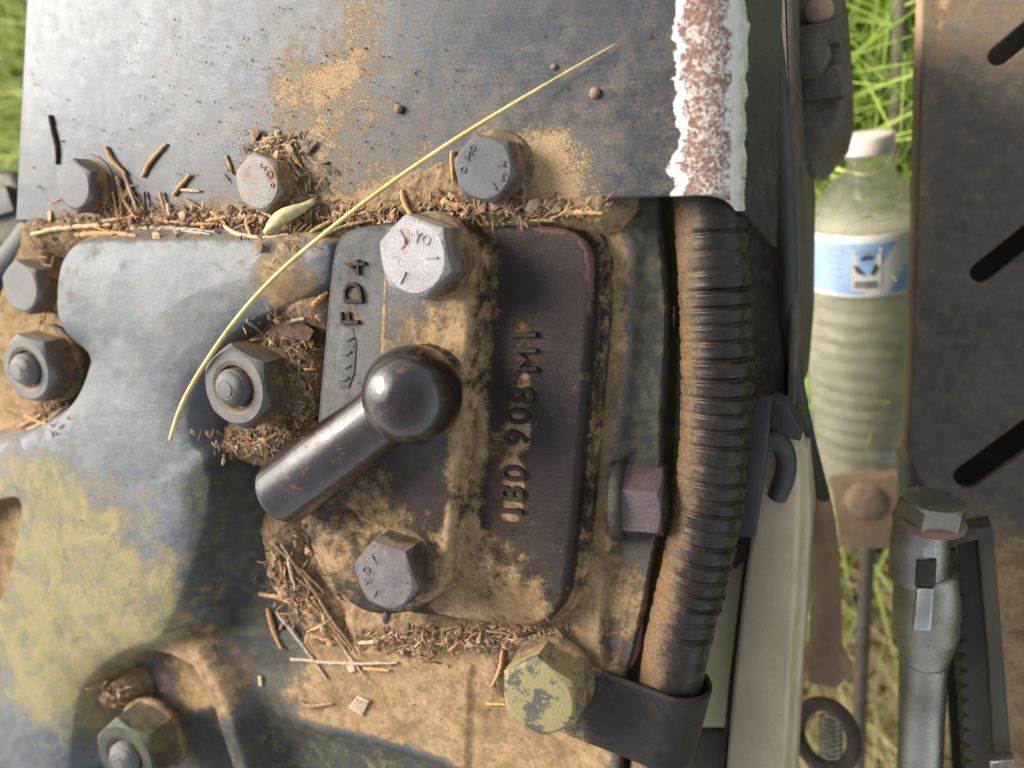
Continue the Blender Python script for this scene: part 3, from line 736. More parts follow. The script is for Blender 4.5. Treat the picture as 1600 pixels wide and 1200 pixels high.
def bolt(px, py, ztop, af, h, parent, mat, rot=0.0, washer=None, wmat=None, dust=0.0, tilt=(0, 0, 1), wh=1.8, marks=(), name='bolt', rc=.94):
    c = at(px, py, ztop); ax = np.array(tilt, float); ax /= np.linalg.norm(ax)
    base = c - ax * h
    V, Fc, a, fl = hex_geo(af, h, base, ax, rot, rc=rc)
    o = mk(name, V, Fc, mat, parent, attrs={'dust': a + dust}, flat=fl)
    if washer:
        V, Fc = lathe_geo([(washer + .5, -wh - 1), (washer + .4, -wh * .3), (washer, 0), (washer * .7, .05)], 48, base, ax)
        mk('washer', V, Fc, wmat or M_WASH, o, sharp=40, attrs={'dust': np.full(len(V), .25)})
    fr = frame(ax)
    for kind, ang, r0, r1 in marks:
        u = fr[0] * math.cos(ang) + fr[1] * math.sin(ang); w = np.cross(ax, u); q = c + ax * .12
        if kind == 'dash':
            P = [q + u * r0, q + u * (r0 * .5 + r1 * .5), q + u * r1]; rr = .42
        elif kind == 'ring':
            P = [q + u * r0 + (u * math.cos(t) + w * math.sin(t)) * r1 for t in np.linspace(0, 2 * math.pi, 13)]; rr = .30
        elif kind == 'y':
            P = [q + u * (r0 + r1) + w * r1 * .6, q + u * r0, q + u * (r0 + r1) - w * r1 * .6, q + u * r0, q + u * (r0 - r1 * 1.1)]; rr = .30
        else:
            P = [q + u * r0 - w * r1 * .7, q + u * (r0 + r1) - w * r1 * .7, q + u * r0 + w * r1 * .7, q + u * (r0 + r1) + w * r1 * .7]; rr = .30
        P, _ = resample(P, 16)
        V, Fc = tube_geo(P, rr, 8)
        mk('head_mark', V, Fc, mat, o, attrs={'dust': np.full(len(V), .0)})
    return o
D = math.radians
bolt(645, 402, 33.5, 22.5, 11.5, cover, M_BOLT, D(12), 13.2, M_WASH, -.1, marks=[('dash', D(240), 5, 9), ('dash', D(0), 5, 8.5), ('dash', D(118), 4.5, 9), ('y', D(72), 6.2, 1.7), ('ring', D(48), 7.0, 1.3)])
bolt(600, 903, 33.0, 22.0, 12, cover, M_BOLT2, D(22), 13.0, M_WASH, -.05, marks=[('dash', D(0), 4.5, 9), ('dash', D(122), 5.5, 8.8), ('dash', D(240), 5.5, 8.8), ('ring', D(168), 7.0, 1.3), ('y', D(200), 6.6, 1.6)])
# the rubber tag under the lower bolt
V, Fc = tube_geo([at(606, 955, 19), at(604, 966, 17), at(603, 972, 14)], [1.6, 1.5, 1.0], 8)
mk('bolt_tag', V, Fc, M_PIPE, cover)
# ------------------------------------------------------------------ studs with nuts, housing bolts
def stud_nut(px, py, ztop, af, h, rs, mat, smat, rot, tilt=(0, 0, 1), dust=0.0, wr=None):
    c = at(px, py, ztop); ax = np.array(tilt, float); ax /= np.linalg.norm(ax); base = c - ax * h
    V, Fc, a, fl = hex_geo(af, h, base, ax, rot, rs + 1.1, 3.0, rc=.95, slope=.8)
    o = mk('nut', V, Fc, mat, house, attrs={'dust': a + dust}, flat=fl)
    pr = [(rs, -4), (rs, .6), (rs * .95, 1.3), (rs * .9, 1.5), (rs * .87, 2.2), (rs * .74, 3.1), (rs * .5, 3.9), (rs * .42, 3.8), (rs * .38, 4.15), (rs * .15, 4.3), (.05, 4.3)]
    V, Fc = lathe_geo(pr, 32, c, ax)
    mk('stud', V, Fc, smat, o, sharp=32, attrs={'dust': np.where((V - c) @ ax < 0, .6, .05)})
    if wr:
        V, Fc = lathe_geo([(wr, -1.5), (wr, 1.2), (wr - .6, 1.9), (rs, 2)], 40, base, ax)
        mk('washer', V, Fc, M_WASH, o, attrs={'dust': np.full(len(V), .3)})
    return o
stud_nut(365, 606, 27, 27.2, 15, 7.0, M_NUT, M_NUT, D(8), (0.0, 0, 1), wr=17)
stud_nut(40, 577, 22, 26.5, 14, 6.8, M_NUT, M_NUT, D(20), (.05, -.02, 1), wr=17)
stud_nut(195, 1184, 27, 31, 17, 7.5, M_NUTM, M_NUT, D(14), (.06, -.02, 1), dust=-.12, wr=18)
b = bolt(31, 449, 18, 20, 12, house, M_NUT, D(10), 12, M_WASH, 0, (.05, 0, 1), name='bolt')
# hexagon plug on the sloping flank
pc = at(976, 776, -5); pax = (.95, .03, -.10)
V, Fc, a, fl = hex_geo(23.5, 13.5, pc, pax, D(3), rc=.98)
o = mk('plug', V, Fc, M_PLUG, house, attrs={'dust': a * .4 - .15}, flat=fl)
V, Fc = lathe_geo([(14.8, -3), (14.8, .0), (14, 1.0), (9, 1.1)], 40, pc, pax)
mk('washer', V, Fc, M_DARKS, o)

# ------------------------------------------------------------------ steel plate with a bent-down edge
ZPL = 10.0
PL0, PL1, PR1, PR0 = at(50, -160, ZPL), at(25, 347, ZPL), at(1088, 305, ZPL), at(1088, -160, ZPL)
PPOLY = np.array([PL0[:2], PL1[:2], PR1[:2], PR0[:2]])
def plate_sd(X, Y): return sd_poly(X, Y, PPOLY)
plate = thing('steel_plate', 'bluish grey steel plate with dried mud and a bent edge of peeling white paint', 'metal plate', at(500, 200, ZPL - 3))
def build_plate():
    nu, nv, na, nf = 260, 120, 22, 12
    BR, FLH = 12.0, 30.0
    V, du, ac = [], [], []
    vs_ = np.linspace(0, 1, nv)
    edge_wob = .35 * np.sin(np.linspace(0, 30, nu)) * 0
    for v in vs_:
        l = PL0 + (PL1 - PL0) * v; r = PR0 + (PR1 - PR0) * v
        ex = (r - l) / np.linalg.norm(r - l)
        for i in range(nu):
            u = i / (nu - 1); V.append(l + (r - l) * u); ac.append(-np.linalg.norm(r - l) * (1 - u) + 6.0)
        for i in range(1, na + 1):
            a = i / na * math.pi / 2 * .84
            V.append(r + ex * BR * math.sin(a) + np.array([0, -4.0 * v * (i / na) ** 2, -BR * (1 - math.cos(a))])); ac.append(6.0 + BR * a)
        e = V[-1]; a = math.pi / 2 * .84
        for i in range(1, nf + 1):
            s = FLH * i / nf
            V.append(e + ex * math.cos(a) * s + np.array([0, -12.0 * v * s / FLH, -math.sin(a) * s])); ac.append(6.0 + BR * a + s)
    V = np.array(V); nc = nu + na + nf
    X, Y = V[:, 0], V[:, 1]
    V[:, 2] += .35 * fbm(X, Y, 60, 31) + .05 * fbm(X, Y, 5, 33)
    d = -.03 + .40 * np.exp(-(d_line(X, Y, pts([(590, -120), (560, 40), (545, 110), (500, 130), (450, 130)], ZPL)) / 7.5) ** 2) + .30 * gauss(X, Y, 560, 150, ZPL, 22)
    d = d + .30 * gauss(X, Y, 480, 240, ZPL, 16) + .75 * gauss(X, Y, 860, 250, ZPL, 8.5) + .75 * gauss(X, Y, 800, 300, ZPL, 8) + .35 * gauss(X, Y, 770, 210, ZPL, 6)
    d = d + .6 * np.exp(-(np.maximum(0, d_line(X, Y, pts([(90, 345), (400, 335), (600, 330), (880, 315)], ZPL)) - 2) / 5) ** 2) + .5 * gauss(X, Y, 640, 330, ZPL, 12)
    d = d + .3 * gauss(X, Y, 440, 280, ZPL, 10) + .25 * gauss(X, Y, 170, 290, ZPL, 7) - .25 * gauss(X, Y, 150, 100, ZPL, 22) + .12 * gauss(X, Y, 950, 200, ZPL, 20)
    V, d, ac = V, d, np.array(ac)
    Fc = []
    for j in range(nv - 1):
        for i in range(nc - 1):
            a = j * nc + i; Fc.append((a, a + nc, a + nc + 1, a + 1))
    o = mk('plate_sheet', V, Fc, M_PLATE, plate, attrs={'dust': d, 'across': ac})
    s = o.modifiers.new('thickness', 'SOLIDIFY'); s.thickness = 2.4 * MM; s.offset = -1
    return o
build_plate()
bolt(114, 290, 19.0, 17.8, 8.5, plate, M_BOLTP, D(0), 12.0, M_BOLTP, .0)
bolt(402, 285, 19.5, 18.2, 9.0, plate, M_BOLTR, D(10), 11.0, M_WASH, .05, marks=[('n', D(60), 5, 1.5), ('ring', D(25), 6.2, 1.2), ('ring', D(350), 6.5, .7)])
bolt(755, 263, 20.5, 18.6, 9.5, plate, M_BOLTP, D(16), 11.8, M_WASH, -.05, marks=[('n', D(142), 5.2, 1.6), ('ring', D(182), 6.6, .9), ('y', D(8), 6.2, 1.4), ('n', D(338), 6.2, 1.4), ('dash', D(305), 5.2, 7.6), ('ring', D(120), 6.8, .8)])

# ------------------------------------------------------------------ corrugated hose and its clamp
hose = thing('corrugated_hose', 'black ribbed rubber hose running down the right flank, dusty along one side', 'hose', at(1110, 700, -20))
HOSE_SIDE = math.pi
def build_hose():
    ctrl = [at(1106, 180, -9), at(1110, 320, -9), at(1117, 450, -9), at(1121, 600, -9), at(1114, 740, -9), at(1093, 860, -9), at(1062, 980, -9), at(1044, 1080, -9), at(1030, 1200, -9), at(1020, 1320, -9)]
    P, t = resample(chaikin(np.array(ctrl), 3, False), 640)
    seg = 40; ang = 2 * math.pi * np.arange(seg) / seg
    R = np.empty((len(P), seg))
    y0, y1 = at(1110, 336, -9)[1], at(1066, 1000, -9)[1]
    per = 5.45; HA = HOSE_SIDE; RV = np.random.default_rng(5).random(97)
    def RIB(p):
        f = p - np.floor(p)
        return 1 - np.exp(-((f - .5) / .13) ** 2) + .4 * np.exp(-((f - .70) / .08) ** 2)
    for i in range(len(P)):
        ph = (t[i] + .5 * math.sin(t[i] * .21)) / per
        amp = sst(np.array((y0 - P[i][1]) / 4.0)) * sst(np.array((P[i][1] - y1) / 6.0))
        R[i] = 11.0 + amp * (.55 + .75 * RV[int(ph) % 97]) * (RIB(ph + .10 * np.sin(ang - HA) + .05 * RV[(int(ph) + 31) % 97]) * 1.25 - 1.0) * (.25 + .75 * sst((np.cos(ang - HA) + .75) / 1.0))
    V, Fc = tube_geo(P, R, seg)
    ctr = np.repeat(P, seg, axis=0)
    rel = V - ctr; side = rel[:, 0] / 11.0
    X, Y = V[:, 0], V[:, 1]
    V = V + rel / np.linalg.norm(rel, axis=1)[:, None] * (.22 * fbm(X * 1.0, Y, 4, 41) + .3 * fbm(V[:, 2], Y, 9, 42))[:, None]
    valley = (11.3 - np.linalg.norm(rel, axis=1)) * .12
    dust = .62 - 1.25 * np.clip(side + .55, 0, 1) * .85 + valley * 1.1 + .18 * fbm(X, Y, 14, 47)
    low = sst((at(1100, 820, -9)[1] - Y) / 40.0); dust = dust + .2 * low
    mo = np.clip((side - .55) * 2.4, 0, 1)
    return mk('hose_body', V, Fc, M_HOSE, hose, attrs={'dust': dust, 'moss': mo})
build_hose()
clamp = thing('hose_clamp', 'black steel strap clamp holding the ribbed hose, with a yellowed bolt', 'clamp', at(900, 1090, 0))
def build_clamp():
    cc = at(1043, 1112, -9); lug = at(868, 1080, 4.5)
    th = 12.1
    dirx = np.array([cc[0] - lug[0], cc[1] - lug[1], 0]); Ld = np.linalg.norm(dirx); dirx /= Ld
    perp = np.array([-dirx[1], dirx[0], 0])
    path, wid = [], []
    for s in np.linspace(-13.5, 0, 14):
        path.append(lug + dirx * s); wid.append(math.sqrt(max(0.05, 1 - (s / 13.6) ** 2)) * 14.2)
    flat_end = Ld - 1.0
    for s in np.linspace(1, flat_end, 34):
        z = lug[2] * (1 - sst(np.array(s / flat_end))) + (cc[2] + th) * sst(np.array(s / flat_end))
        p = lug + dirx * s; p[2] = z; path.append(p); wid.append(14.2)
    for a in np.linspace(.04, math.pi * 1.05, 40):
        p = cc + dirx * (th * math.sin(a) - .6) + np.array([0, 0, th * math.cos(a)]); path.append(p); wid.append(14.2)
    V, Fc, d = [], [], []
    nv = 15
    for i, (p, w) in enumerate(zip(path, wid)):
        for k in range(nv):
            V.append(p + perp * w * (k / (nv - 1) * 2 - 1))
            d.append(.55 * math.exp(-((i - 16) / 13.0) ** 2) + (.15 if k in (0, nv - 1) else 0) - .05)
    for i in range(len(path) - 1):
        for k in range(nv - 1):
            a = i * nv + k; Fc.append((a, a + nv, a + nv + 1, a + 1))
    o = mk('strap', V, Fc, M_CLAMP, clamp, attrs={'dust': np.array(d)})
    s = o.modifiers.new('thickness', 'SOLIDIFY'); s.thickness = 1.8 * MM; s.offset = 0
build_clamp()
bolt(841, 1092, 20.5, 25.0, 12.5, clamp, M_BOLTY, D(4), 14.5, M_WASH, -.12, (.02, 0, 1), 2.5)
# the rusty stem running from the plug down to the strap
sp_ = [at(1014, 838, -6), at(1012, 870, -7), at(1004, 930, -8), at(997, 990, -8), at(988, 1030, -6), at(976, 1042, -4)]
P, t = resample(chaikin(np.array(sp_), 2, False), 50)
V, Fc = tube_geo(P, 1.9 + .5 * fbm(t * 1.0, t * 0, 3, 51) + .35 * np.sin(t * .35), 12)
tag(mk('rusty_wire', V, Fc, M_RUSTW), 'rust caked wire running from the plug down to the hose clamp', 'wire')

# ------------------------------------------------------------------ soil lying in the gaps
STROKES = [  # polyline in pixels, level, drop, radius
    ([(45, 362), (200, 352), (330, 350), (520, 348), (640, 335)], 11.2, 4.0, 9.0, 11),
    ([(640, 335), (760, 325), (850, 322), (930, 322)], 11.0, 5.0, 6.5, 11),
    ([(600, 325), (700, 300), (800, 300)], 12.2, 3.0, 11.0, 11),
    ([(430, 250), (450, 300), (480, 330)], 12.0, 3.0, 9.0, 11),
    ([(60, 400), (85, 480)], 10.0, 6.0, 5.0, 10),
    ([(85, 630), (60, 660), (30, 680)], 10.0, 6.0, 8.0, 10),
    ([(400, 520), (455, 540), (475, 600), (460, 660), (400, 690), (365, 690)], 13.5, 6.5, 10.0, 12),
    ([(430, 470), (490, 480)], 19.0, 5.0, 7.0, 18),
    ([(425, 830), (440, 890), (470, 940), (500, 980)], 6.5, 5.5, 11.0, 5),
    ([(560, 975), (640, 985), (740, 990), (850, 990)], 5.6, 5.0, 8.0, 3),
    ([(165, 1090), (185, 1080)], 14.5, 5.0, 7.0, 12),
    ([(770, 1020), (775, 1070)], 3.5, 3.0, 6.0, 2),
]
SPTS = [(np.array([at(a, b, zz)[:2] for a, b in pl]), lv, dr, r) for pl, lv, dr, r, zz in STROKES]
def soil_level(X, Y):
    z = np.full(X.shape, -80.0)
    for P, lv, dr, r in SPTS:
        d = d_line(X, Y, P) / r
        z = np.maximum(z, np.where(d < 1.6, lv - dr * d * d, -80))
    return z + .9 * fbm(X, Y, 7, 61) + .9 * np.abs(fbm(X, Y, 2.6, 62, 3)) - .3
def soil_fn(X, Y):
    z = soil_level(X, Y)
    return z, z > -20, {}
b0 = at(20, 1120, 0); b1 = at(980, 190, 12)
so = height_mesh('soil', b0[0] - 10, b1[0] + 4, b0[1] - 6, b1[1] + 4, .45, soil_fn, M_SOIL)
tag(so, 'crumbly brown soil packed in the gaps around the plate, cover and nuts', 'soil', kind='stuff')

# ------------------------------------------------------------------ loose litter, too small to count
def litter(name, spots, mat, label, cat, seed, lmin, lmax, wfac):
    r = np.random.default_rng(seed); V, Fc = [], []
    for (px, py, sx, sy, n) in spots:
        for _ in range(n):
            a, b = px + r.normal() * sx, py + r.normal() * sy
            p = on_surface(a, b) if r.random() < .25 else None
            if p is None:
                base = at(a, b, 11 if b < 400 else 8); p = at(a, b, zmax(base[0], base[1]))
            L = r.uniform(lmin, lmax); w = L * wfac * r.uniform(.5, 1.4); t = max(.12, min(.32, w * .4))
            th = r.uniform(0, 2 * math.pi); up = r.normal() * .3
            u = np.array([math.cos(th), math.sin(th), up]); v = np.array([-math.sin(th), math.cos(th), r.normal() * .4])
            k = len(V); q = p + np.array([0, 0, .25 + r.random() * .7])
            bend = np.array([0, 0, r.uniform(-.12, .25) * L])
            for s, ww in ((-.5, .35), (0, 1), (.5, .3)):
                c = q + u * L * s + (bend if s == 0 else 0)
                V += [c - v * w * .5 * ww, c + np.array([0, 0, t]) * ww, c + v * w * .5 * ww, c - np.array([0, 0, t]) * ww]
            for s in range(2):
                for e in range(4):
                    x, y = k + s * 4 + e, k + s * 4 + (e + 1) % 4
                    Fc.append((x, y, y + 4, x + 4))
            Fc.append((k, k + 3, k + 2, k + 1)); Fc.append((k + 8, k + 9, k + 10, k + 11))
    o = mk(name, V, Fc, mat, smooth=False)
    return tag(o, label, cat, kind='stuff')
LSP = [(300, 345, 110, 10, 170), (190, 330, 25, 15, 40), (440, 310, 35, 35, 120), (430, 235, 22, 14, 60), (560, 340, 60, 10, 70), (780, 325, 80, 9, 90), (720, 330, 40, 10, 40),
       (450, 520, 28, 16, 45), (470, 600, 18, 40, 60), (400, 690, 35, 14, 100), (440, 660, 25, 20, 40), (455, 890, 18, 40, 110), (490, 940, 28, 25, 70), (700, 992, 70, 8, 110), (800, 990, 40, 8, 60),
       (75, 650, 22, 14, 40), (72, 430, 10, 35, 25), (180, 1085, 16, 12, 30), (650, 1010, 40, 14, 40)]
def thin(f, k): return [(a, b, c, d, max(1, int(n * f))) for a, b, c, d, n in LSP]
litter('leaf_litter', thin(.85, 0), M_LITTER[0], 'reddish brown crumbs of dry litter in the soil', 'litter', 21, 1.2, 4.5, .30)
litter('leaf_litter', thin(.6, 1), M_LITTER[1], 'dark brown crumbs of dry litter in the soil', 'litter', 22, 1.0, 3.8, .38)
litter('leaf_litter', thin(.55, 2), M_LITTER[2], 'pale tan crumbs of dry litter in the soil', 'litter', 23, 1.0, 4.0, .24)
litter('leaf_litter', thin(.45, 3), M_LITTER[3], 'blackish crumbs of rotted litter in the soil', 'litter', 24, .8, 3.0, .45)
litter('dry_needles', thin(.30, 4), M_TWIGO, 'loose orange needle scales mixed into the litter', 'litter', 26, 3.5, 8.0, .10)
litter('dry_needles', thin(.22, 5), M_TWIGB, 'loose brown needle scales mixed into the litter', 'litter', 27, 3.5, 9.0, .09)
litter('leaf_scraps', thin(.10, 6), M_LITTER[2], 'flat pale scraps of broken leaf in the litter', 'litter', 28, 2.0, 5.5, .75)
litter('leaf_scraps', thin(.10, 7), M_LITTER[0], 'flat brown scraps of broken leaf in the litter', 'litter', 29, 2.0, 5.5, .75)
GSP = [(300, 130, 170, 110, 260), (520, 190, 120, 90, 200), (800, 120, 200, 90, 120), (200, 700, 120, 150, 110), (620, 1080, 90, 50, 90), (700, 880, 90, 60, 50), (560, 560, 60, 140, 40), (840, 1130, 60, 60, 30)]
litter('grit', GSP, M_GRIT, 'fine dark grit sprinkled over the plate and the housing', 'grit', 25, .25, .85, .8)

# ------------------------------------------------------------------ twigs, one by one
MT = {'o': M_TWIGO, 't': M_TWIGT, 'b': M_TWIGB, 'd': M_TWIGD, 'g': M_TWIGG, 'y': M_TWIGY}
def twig(poly, r, m, label, group, scaly=True, lift=.6, name='twig'):
    P = []
    for q in poly:
        p = on_surface(q[0], q[1], lift + (q[2] if len(q) > 2 else 0)); P.append(p)
    P = np.array(P)
    P, t = resample(chaikin(P, 2, False) if len(P) > 2 else P, max(10, int(np.linalg.norm(np.diff(P, axis=0), axis=1).sum() / .55)))
    n = len(P)
    P = P + np.cumsum(rng.normal(size=(n, 3)) * .045, axis=0)
    tt = np.linspace(0, 1, n)
    R = r * (.75 + .35 * np.sin(math.pi * np.clip(tt, .05, .95))) * (1 - .35 * tt)
    if scaly:
        ph = (t % 1.5) / 1.5
        R = R * (.72 + .5 * ph)
    else:
        R = R * (1 + .12 * rng.normal(size=n))
    V, Fc = tube_geo(P, np.maximum(R, .12), 8)
    o = mk(name, V, Fc, MT[m])
    return tag(o, label, 'twig', group)
TW = 'dry twigs on the plate and housing'
one = [
 ([(78, 180), (83, 205), (90, 232), (88, 256)], 1.0, 'd', 'dark curled twig lying near the left edge of the steel plate', 1),
 ([(165, 229), (176, 252), (197, 271)], 1.0, 'o', 'orange scaly twig leaning above the leftmost plate bolt', 1),
 ([(222, 276), (236, 248), (258, 224)], .8, 'o', 'slanting thin brown twig alone on the plate right of the leftmost bolt', 0),
 ([(271, 305), (298, 274)], .9, 'o', 'short thick twig tilted between the first two plate bolts', 1),
 ([(283, 297), (312, 300)], .7, 't', 'short pale twig lying level between the first two plate bolts', 1),
 ([(353, 243), (363, 272)], .6, 'y', 'tiny yellow twig left of the rust stained plate bolt', 0),
 ([(50, 366), (90, 354), (150, 350), (216, 351)], 1.1, 't', 'long tan twig lying level along the left end of the plate edge', 0),
 ([(120, 367), (170, 364), (214, 368)], 1.3, 'o', 'thick short twig below the plate edge at its left end', 0),
 ([(205, 357), (270, 355), (345, 362)], 1.2, 'g', 'greyish twig along the middle of the plate edge', 0),
 ([(350, 352), (375, 370), (420, 372), (450, 366)], .9, 't', 'tan twig curving under the curled leaf', 1),
 ([(226, 299), (228, 345)], .6, 'd', 'thin dark twig standing upright by the plate edge', 0),
 ([(432, 237), (452, 252), (470, 280)], 1.0, 't', 'pale scaly twig right of the rust stained plate bolt', 1),
 ([(480, 243), (497, 222)], .6, 'd', 'small dark twig on the plate above the curled leaf', 0),
 ([(484, 364), (520, 346)], 1.0, 'y', 'yellow scaly twig right of the curled leaf', 1),
 ([(489, 378), (540, 352), (585, 343)], .9, 'b', 'brown scaly twig crossing beneath the straw near the cover corner', 1),
 ([(628, 297), (633, 320), (648, 345)], 1.0, 'o', 'bent orange twig above the upper cover bolt', 1),
 ([(690, 314), (720, 322), (752, 327)], 1.1, 'o', 'orange scaly twig below the rightmost plate bolt', 1),
 ([(706, 236), (708, 286)], .8, 'o', 'upright reddish twig touching the left of the rightmost plate bolt', 1),
 ([(820, 342), (868, 345)], .8, 'y', 'yellow scaly twig on the upper edge of the cover', 1),
 ([(875, 334), (905, 331), (944, 334)], 1.0, 'o', 'orange scaly twig at the right end of the plate edge', 1),
 ([(785, 345), (808, 320)], .7, 'd', 'thin dark olive stick between the cover and the rightmost plate bolt', 0),
 ([(488, 478), (505, 462), (512, 455)], 1.3, 'o', 'stubby orange twig against the left side of the cover', 1),
 ([(428, 850), (460, 880), (490, 920), (520, 975), (558, 1022)], .9, 'b', 'longest brown twig slanting down beside the lower cover bolt', 0),
 ([(405, 928), (440, 935), (470, 952), (492, 968)], 1.1, 'o', 'curved bright orange twig in the hollow left of the lower cover bolt', 1),
 ([(432, 956), (470, 1000), (511, 1060)], .9, 'g', 'greyish stick slanting down across the dusty hollow', 0),
 ([(490, 938), (520, 980), (548, 1018)], 1.1, 'o', 'scaly orange twig parallel to the longest brown twig', 1),
 ([(505, 965), (535, 1010), (575, 1062)], .7, 't', 'thin pale stem pointing at the cardboard chip', 0),
 ([(418, 950), (428, 985), (440, 1012)], 1.2, 'o', 'rust coloured twig against the dark mossy slope', 1),
 ([(480, 986), (498, 980), (511, 971)], .7, 'y', 'small yellow twig in the dusty hollow', 1),
 ([(486, 993), (510, 1000), (540, 1006)], .9, 'o', 'orange twig half buried in dust below the small yellow one', 1),
 ([(560, 1005), (590, 1002), (613, 985)], .9, 't', 'tan scaly twig curved below the lower cover bolt', 1),
 ([(455, 1030), (530, 1036), (620, 1033)], .8, 'g', 'grey stick lying level across the dusty floor', 0),
 ([(568, 1044), (610, 1047)], .9, 'o', 'short orange twig just under the level grey stick', 1),
 ([(470, 1096), (482, 1104), (520, 1100)], .9, 'b', 'dark bent twig left of the cardboard chip', 0),
 ([(786, 1015), (783, 1045), (768, 1073)], .9, 'o', 'orange twig hanging above the yellowed clamp bolt', 1),
 ([(760, 1100), (790, 1101)], .7, 'y', 'pale scaly twig tip poking out left of the clamp bolt', 1),
 ([(30, 668), (70, 645), (112, 618)], .9, 'o', 'orange twig below the left nut, upper of a pair', 1),
 ([(45, 672), (80, 655), (108, 632)], .8, 't', 'tan twig below the left nut, lower of a pair', 0),
 ([(185, 1092), (200, 1078), (215, 1086)], 1.1, 'b', 'brown twig above the mossy bottom nut', 1),
 ([(1052, 478), (1047, 535)], .9, 'o', 'reddish twig wedged between housing and ribbed hose', 1),
]
for poly, r, m, lab, sc_ in one:
    twig(poly, r, m, lab, TW, bool(sc_))
many = [(('dry twig in the bundle beside the leftmost plate bolt', 'twig bundle by the leftmost plate bolt'),
         [((182, 276), (196, 318), (214, 342)), ((186, 280), (190, 344)), ((192, 270), (206, 300), (212, 335)), ((198, 285), (214, 330)), ((176, 300), (186, 345)), ((250, 300), (258, 328))], 'oobot'),
        (('dry twig fragment in the heap along the plate edge', 'twig fragments along the plate edge'),
         [((235, 338), (262, 342)), ((262, 318), (268, 346)), ((290, 312), (318, 328)), ((320, 345), (362, 338)), ((330, 332), (352, 350)), ((140, 352), (175, 362)), ((285, 360), (330, 366)), ((300, 350), (342, 347)), ((365, 358), (400, 344)), ((385, 350), (392, 370)), ((250, 345), (290, 350)), ((160, 345), (205, 339)), ((520, 330), (552, 338)), ((410, 330), (438, 345)), ((446, 300), (462, 330))], 'otbotgbo'),
        (('dry twig fragment above the rust stained plate bolt', 'twig clump above the rust stained bolt'),
         [((405, 222), (440, 212)), ((416, 230), (452, 226)), ((430, 210), (455, 236)), ((445, 232), (462, 268)), ((398, 235), (424, 224)), ((452, 240), (472, 262))], 'obtob'),
        (('dry stem in the litter under the lever stub', 'stems under the lever stub'),
         [((432, 862), (446, 905)), ((440, 850), (470, 900)), ((450, 870), (462, 920)), ((462, 902), (500, 930)), ((470, 888), (510, 925)), ((430, 900), (450, 930)), ((478, 935), (500, 958)), ((438, 920), (470, 950))], 'bbogtb'),
        (('dry twig fragment in the litter around the middle nut', 'twig fragments around the middle nut'),
         [((372, 690), (408, 704)), ((395, 700), (425, 680)), ((410, 712), (402, 680)), ((350, 690), (372, 700)), ((430, 690), (448, 668)), ((440, 505), (478, 498)), ((400, 545), (430, 520)), ((385, 500), (408, 520))], 'bbgbo'),
        (('dry twig fragment under the lower edge of the cover', 'twig fragments under the cover'),
         [((655, 982), (690, 1000)), ((690, 985), (720, 978)), ((700, 1005), (690, 980)), ((760, 985), (800, 992)), ((800, 996), (840, 985)), ((830, 1000), (870, 985))], 'dbgb'),
        (('dry twig fragment in the pocket by the left nut', 'twig fragments by the left nut'),
         [((60, 660), (95, 640)), ((40, 650), (78, 664)), ((72, 440), (78, 480)), ((80, 450), (72, 500)), ((62, 470), (82, 460)), ((85, 400), (75, 430))], 'obto')]
ORD = 'first second third fourth fifth sixth seventh eighth ninth tenth eleventh twelfth thirteenth fourteenth fifteenth'.split()
COLW = {'o': 'orange', 't': 'tan', 'b': 'brown', 'd': 'dark', 'g': 'greyish', 'y': 'yellow'}
for (lab, grp), lst, ms in many:
    lst = sorted(lst, key=lambda p: min(q[0] for q in p))
    for i, poly in enumerate(lst):
        mm = ms[i % len(ms)]
        twig(poly, .55 + .4 * ((i * 37) % 10) / 10, mm, lab.replace('dry', COLW[mm], 1) + ', ' + ORD[i] + ' from the left', grp, (i % 3) != 0, .9)

# the long straw
st = [(266, 687, 24.3), (280, 640, 26), (300, 600, 27), (333, 548, 28.5), (375, 490, 29.5), (430, 430, 29), (500, 370, 28), (590, 300, 24), (680, 238, 19.5), (760, 187, 16), (860, 127, 13), (962, 68, 11.5)]
P = chaikin(np.array([at(*q) for q in st]), 3, False); P, t = resample(P, 120); tt = t / t[-1]
V, Fc = tube_geo(P, np.interp(tt, [0, .03, .3, .75, 1], [.75, .85, .8, .72, .12]), 10)
tag(mk('straw', V, Fc, M_STALK), 'long yellow straw arching from the housing across the steel plate', 'straw')
# curled leaf
def leaf():
    a, b = on_surface(415, 364, 2.5), on_surface(490, 313, 3.5)
    ax = (b - a) / np.linalg.norm(b - a); sd = np.cross([0, 0, 1], ax); sd /= np.linalg.norm(sd); up = np.cross(ax, sd)
    V, Fc = [], []
    n, k = 26, 15
    for i in range(n):
        t = i / (n - 1); w = 1.9 * math.sin(math.pi * (.08 + .86 * t) ** .8) + .15
        c = a + (b - a) * t + up * (.9 * math.sin(t * 5)) + sd * .7 * math.sin(t * 3.1)
        for j in range(k):
            ph = -2.3 + 4.4 * j / (k - 1) + .5 * t
            rr = w * (1 + .12 * j / k)
            V.append(c + sd * rr * math.sin(ph) * (1 + .25 * math.sin(9 * t + j)) + up * rr * math.cos(ph) + ax * (.8 * math.sin(j * 1.7) if i > n - 4 else 0))
    for i in range(n - 1):
        for j in range(k - 1):
            q = i * k + j; Fc.append((q, q + 1, q + k + 1, q + k))
    o = mk('leaf', V, Fc, M_LEAF)
    s = o.modifiers.new('thickness', 'SOLIDIFY'); s.thickness = .25 * MM
    tag(o, 'curled olive green leaf in the litter beside the rust stained bolt', 'leaf')
leaf()
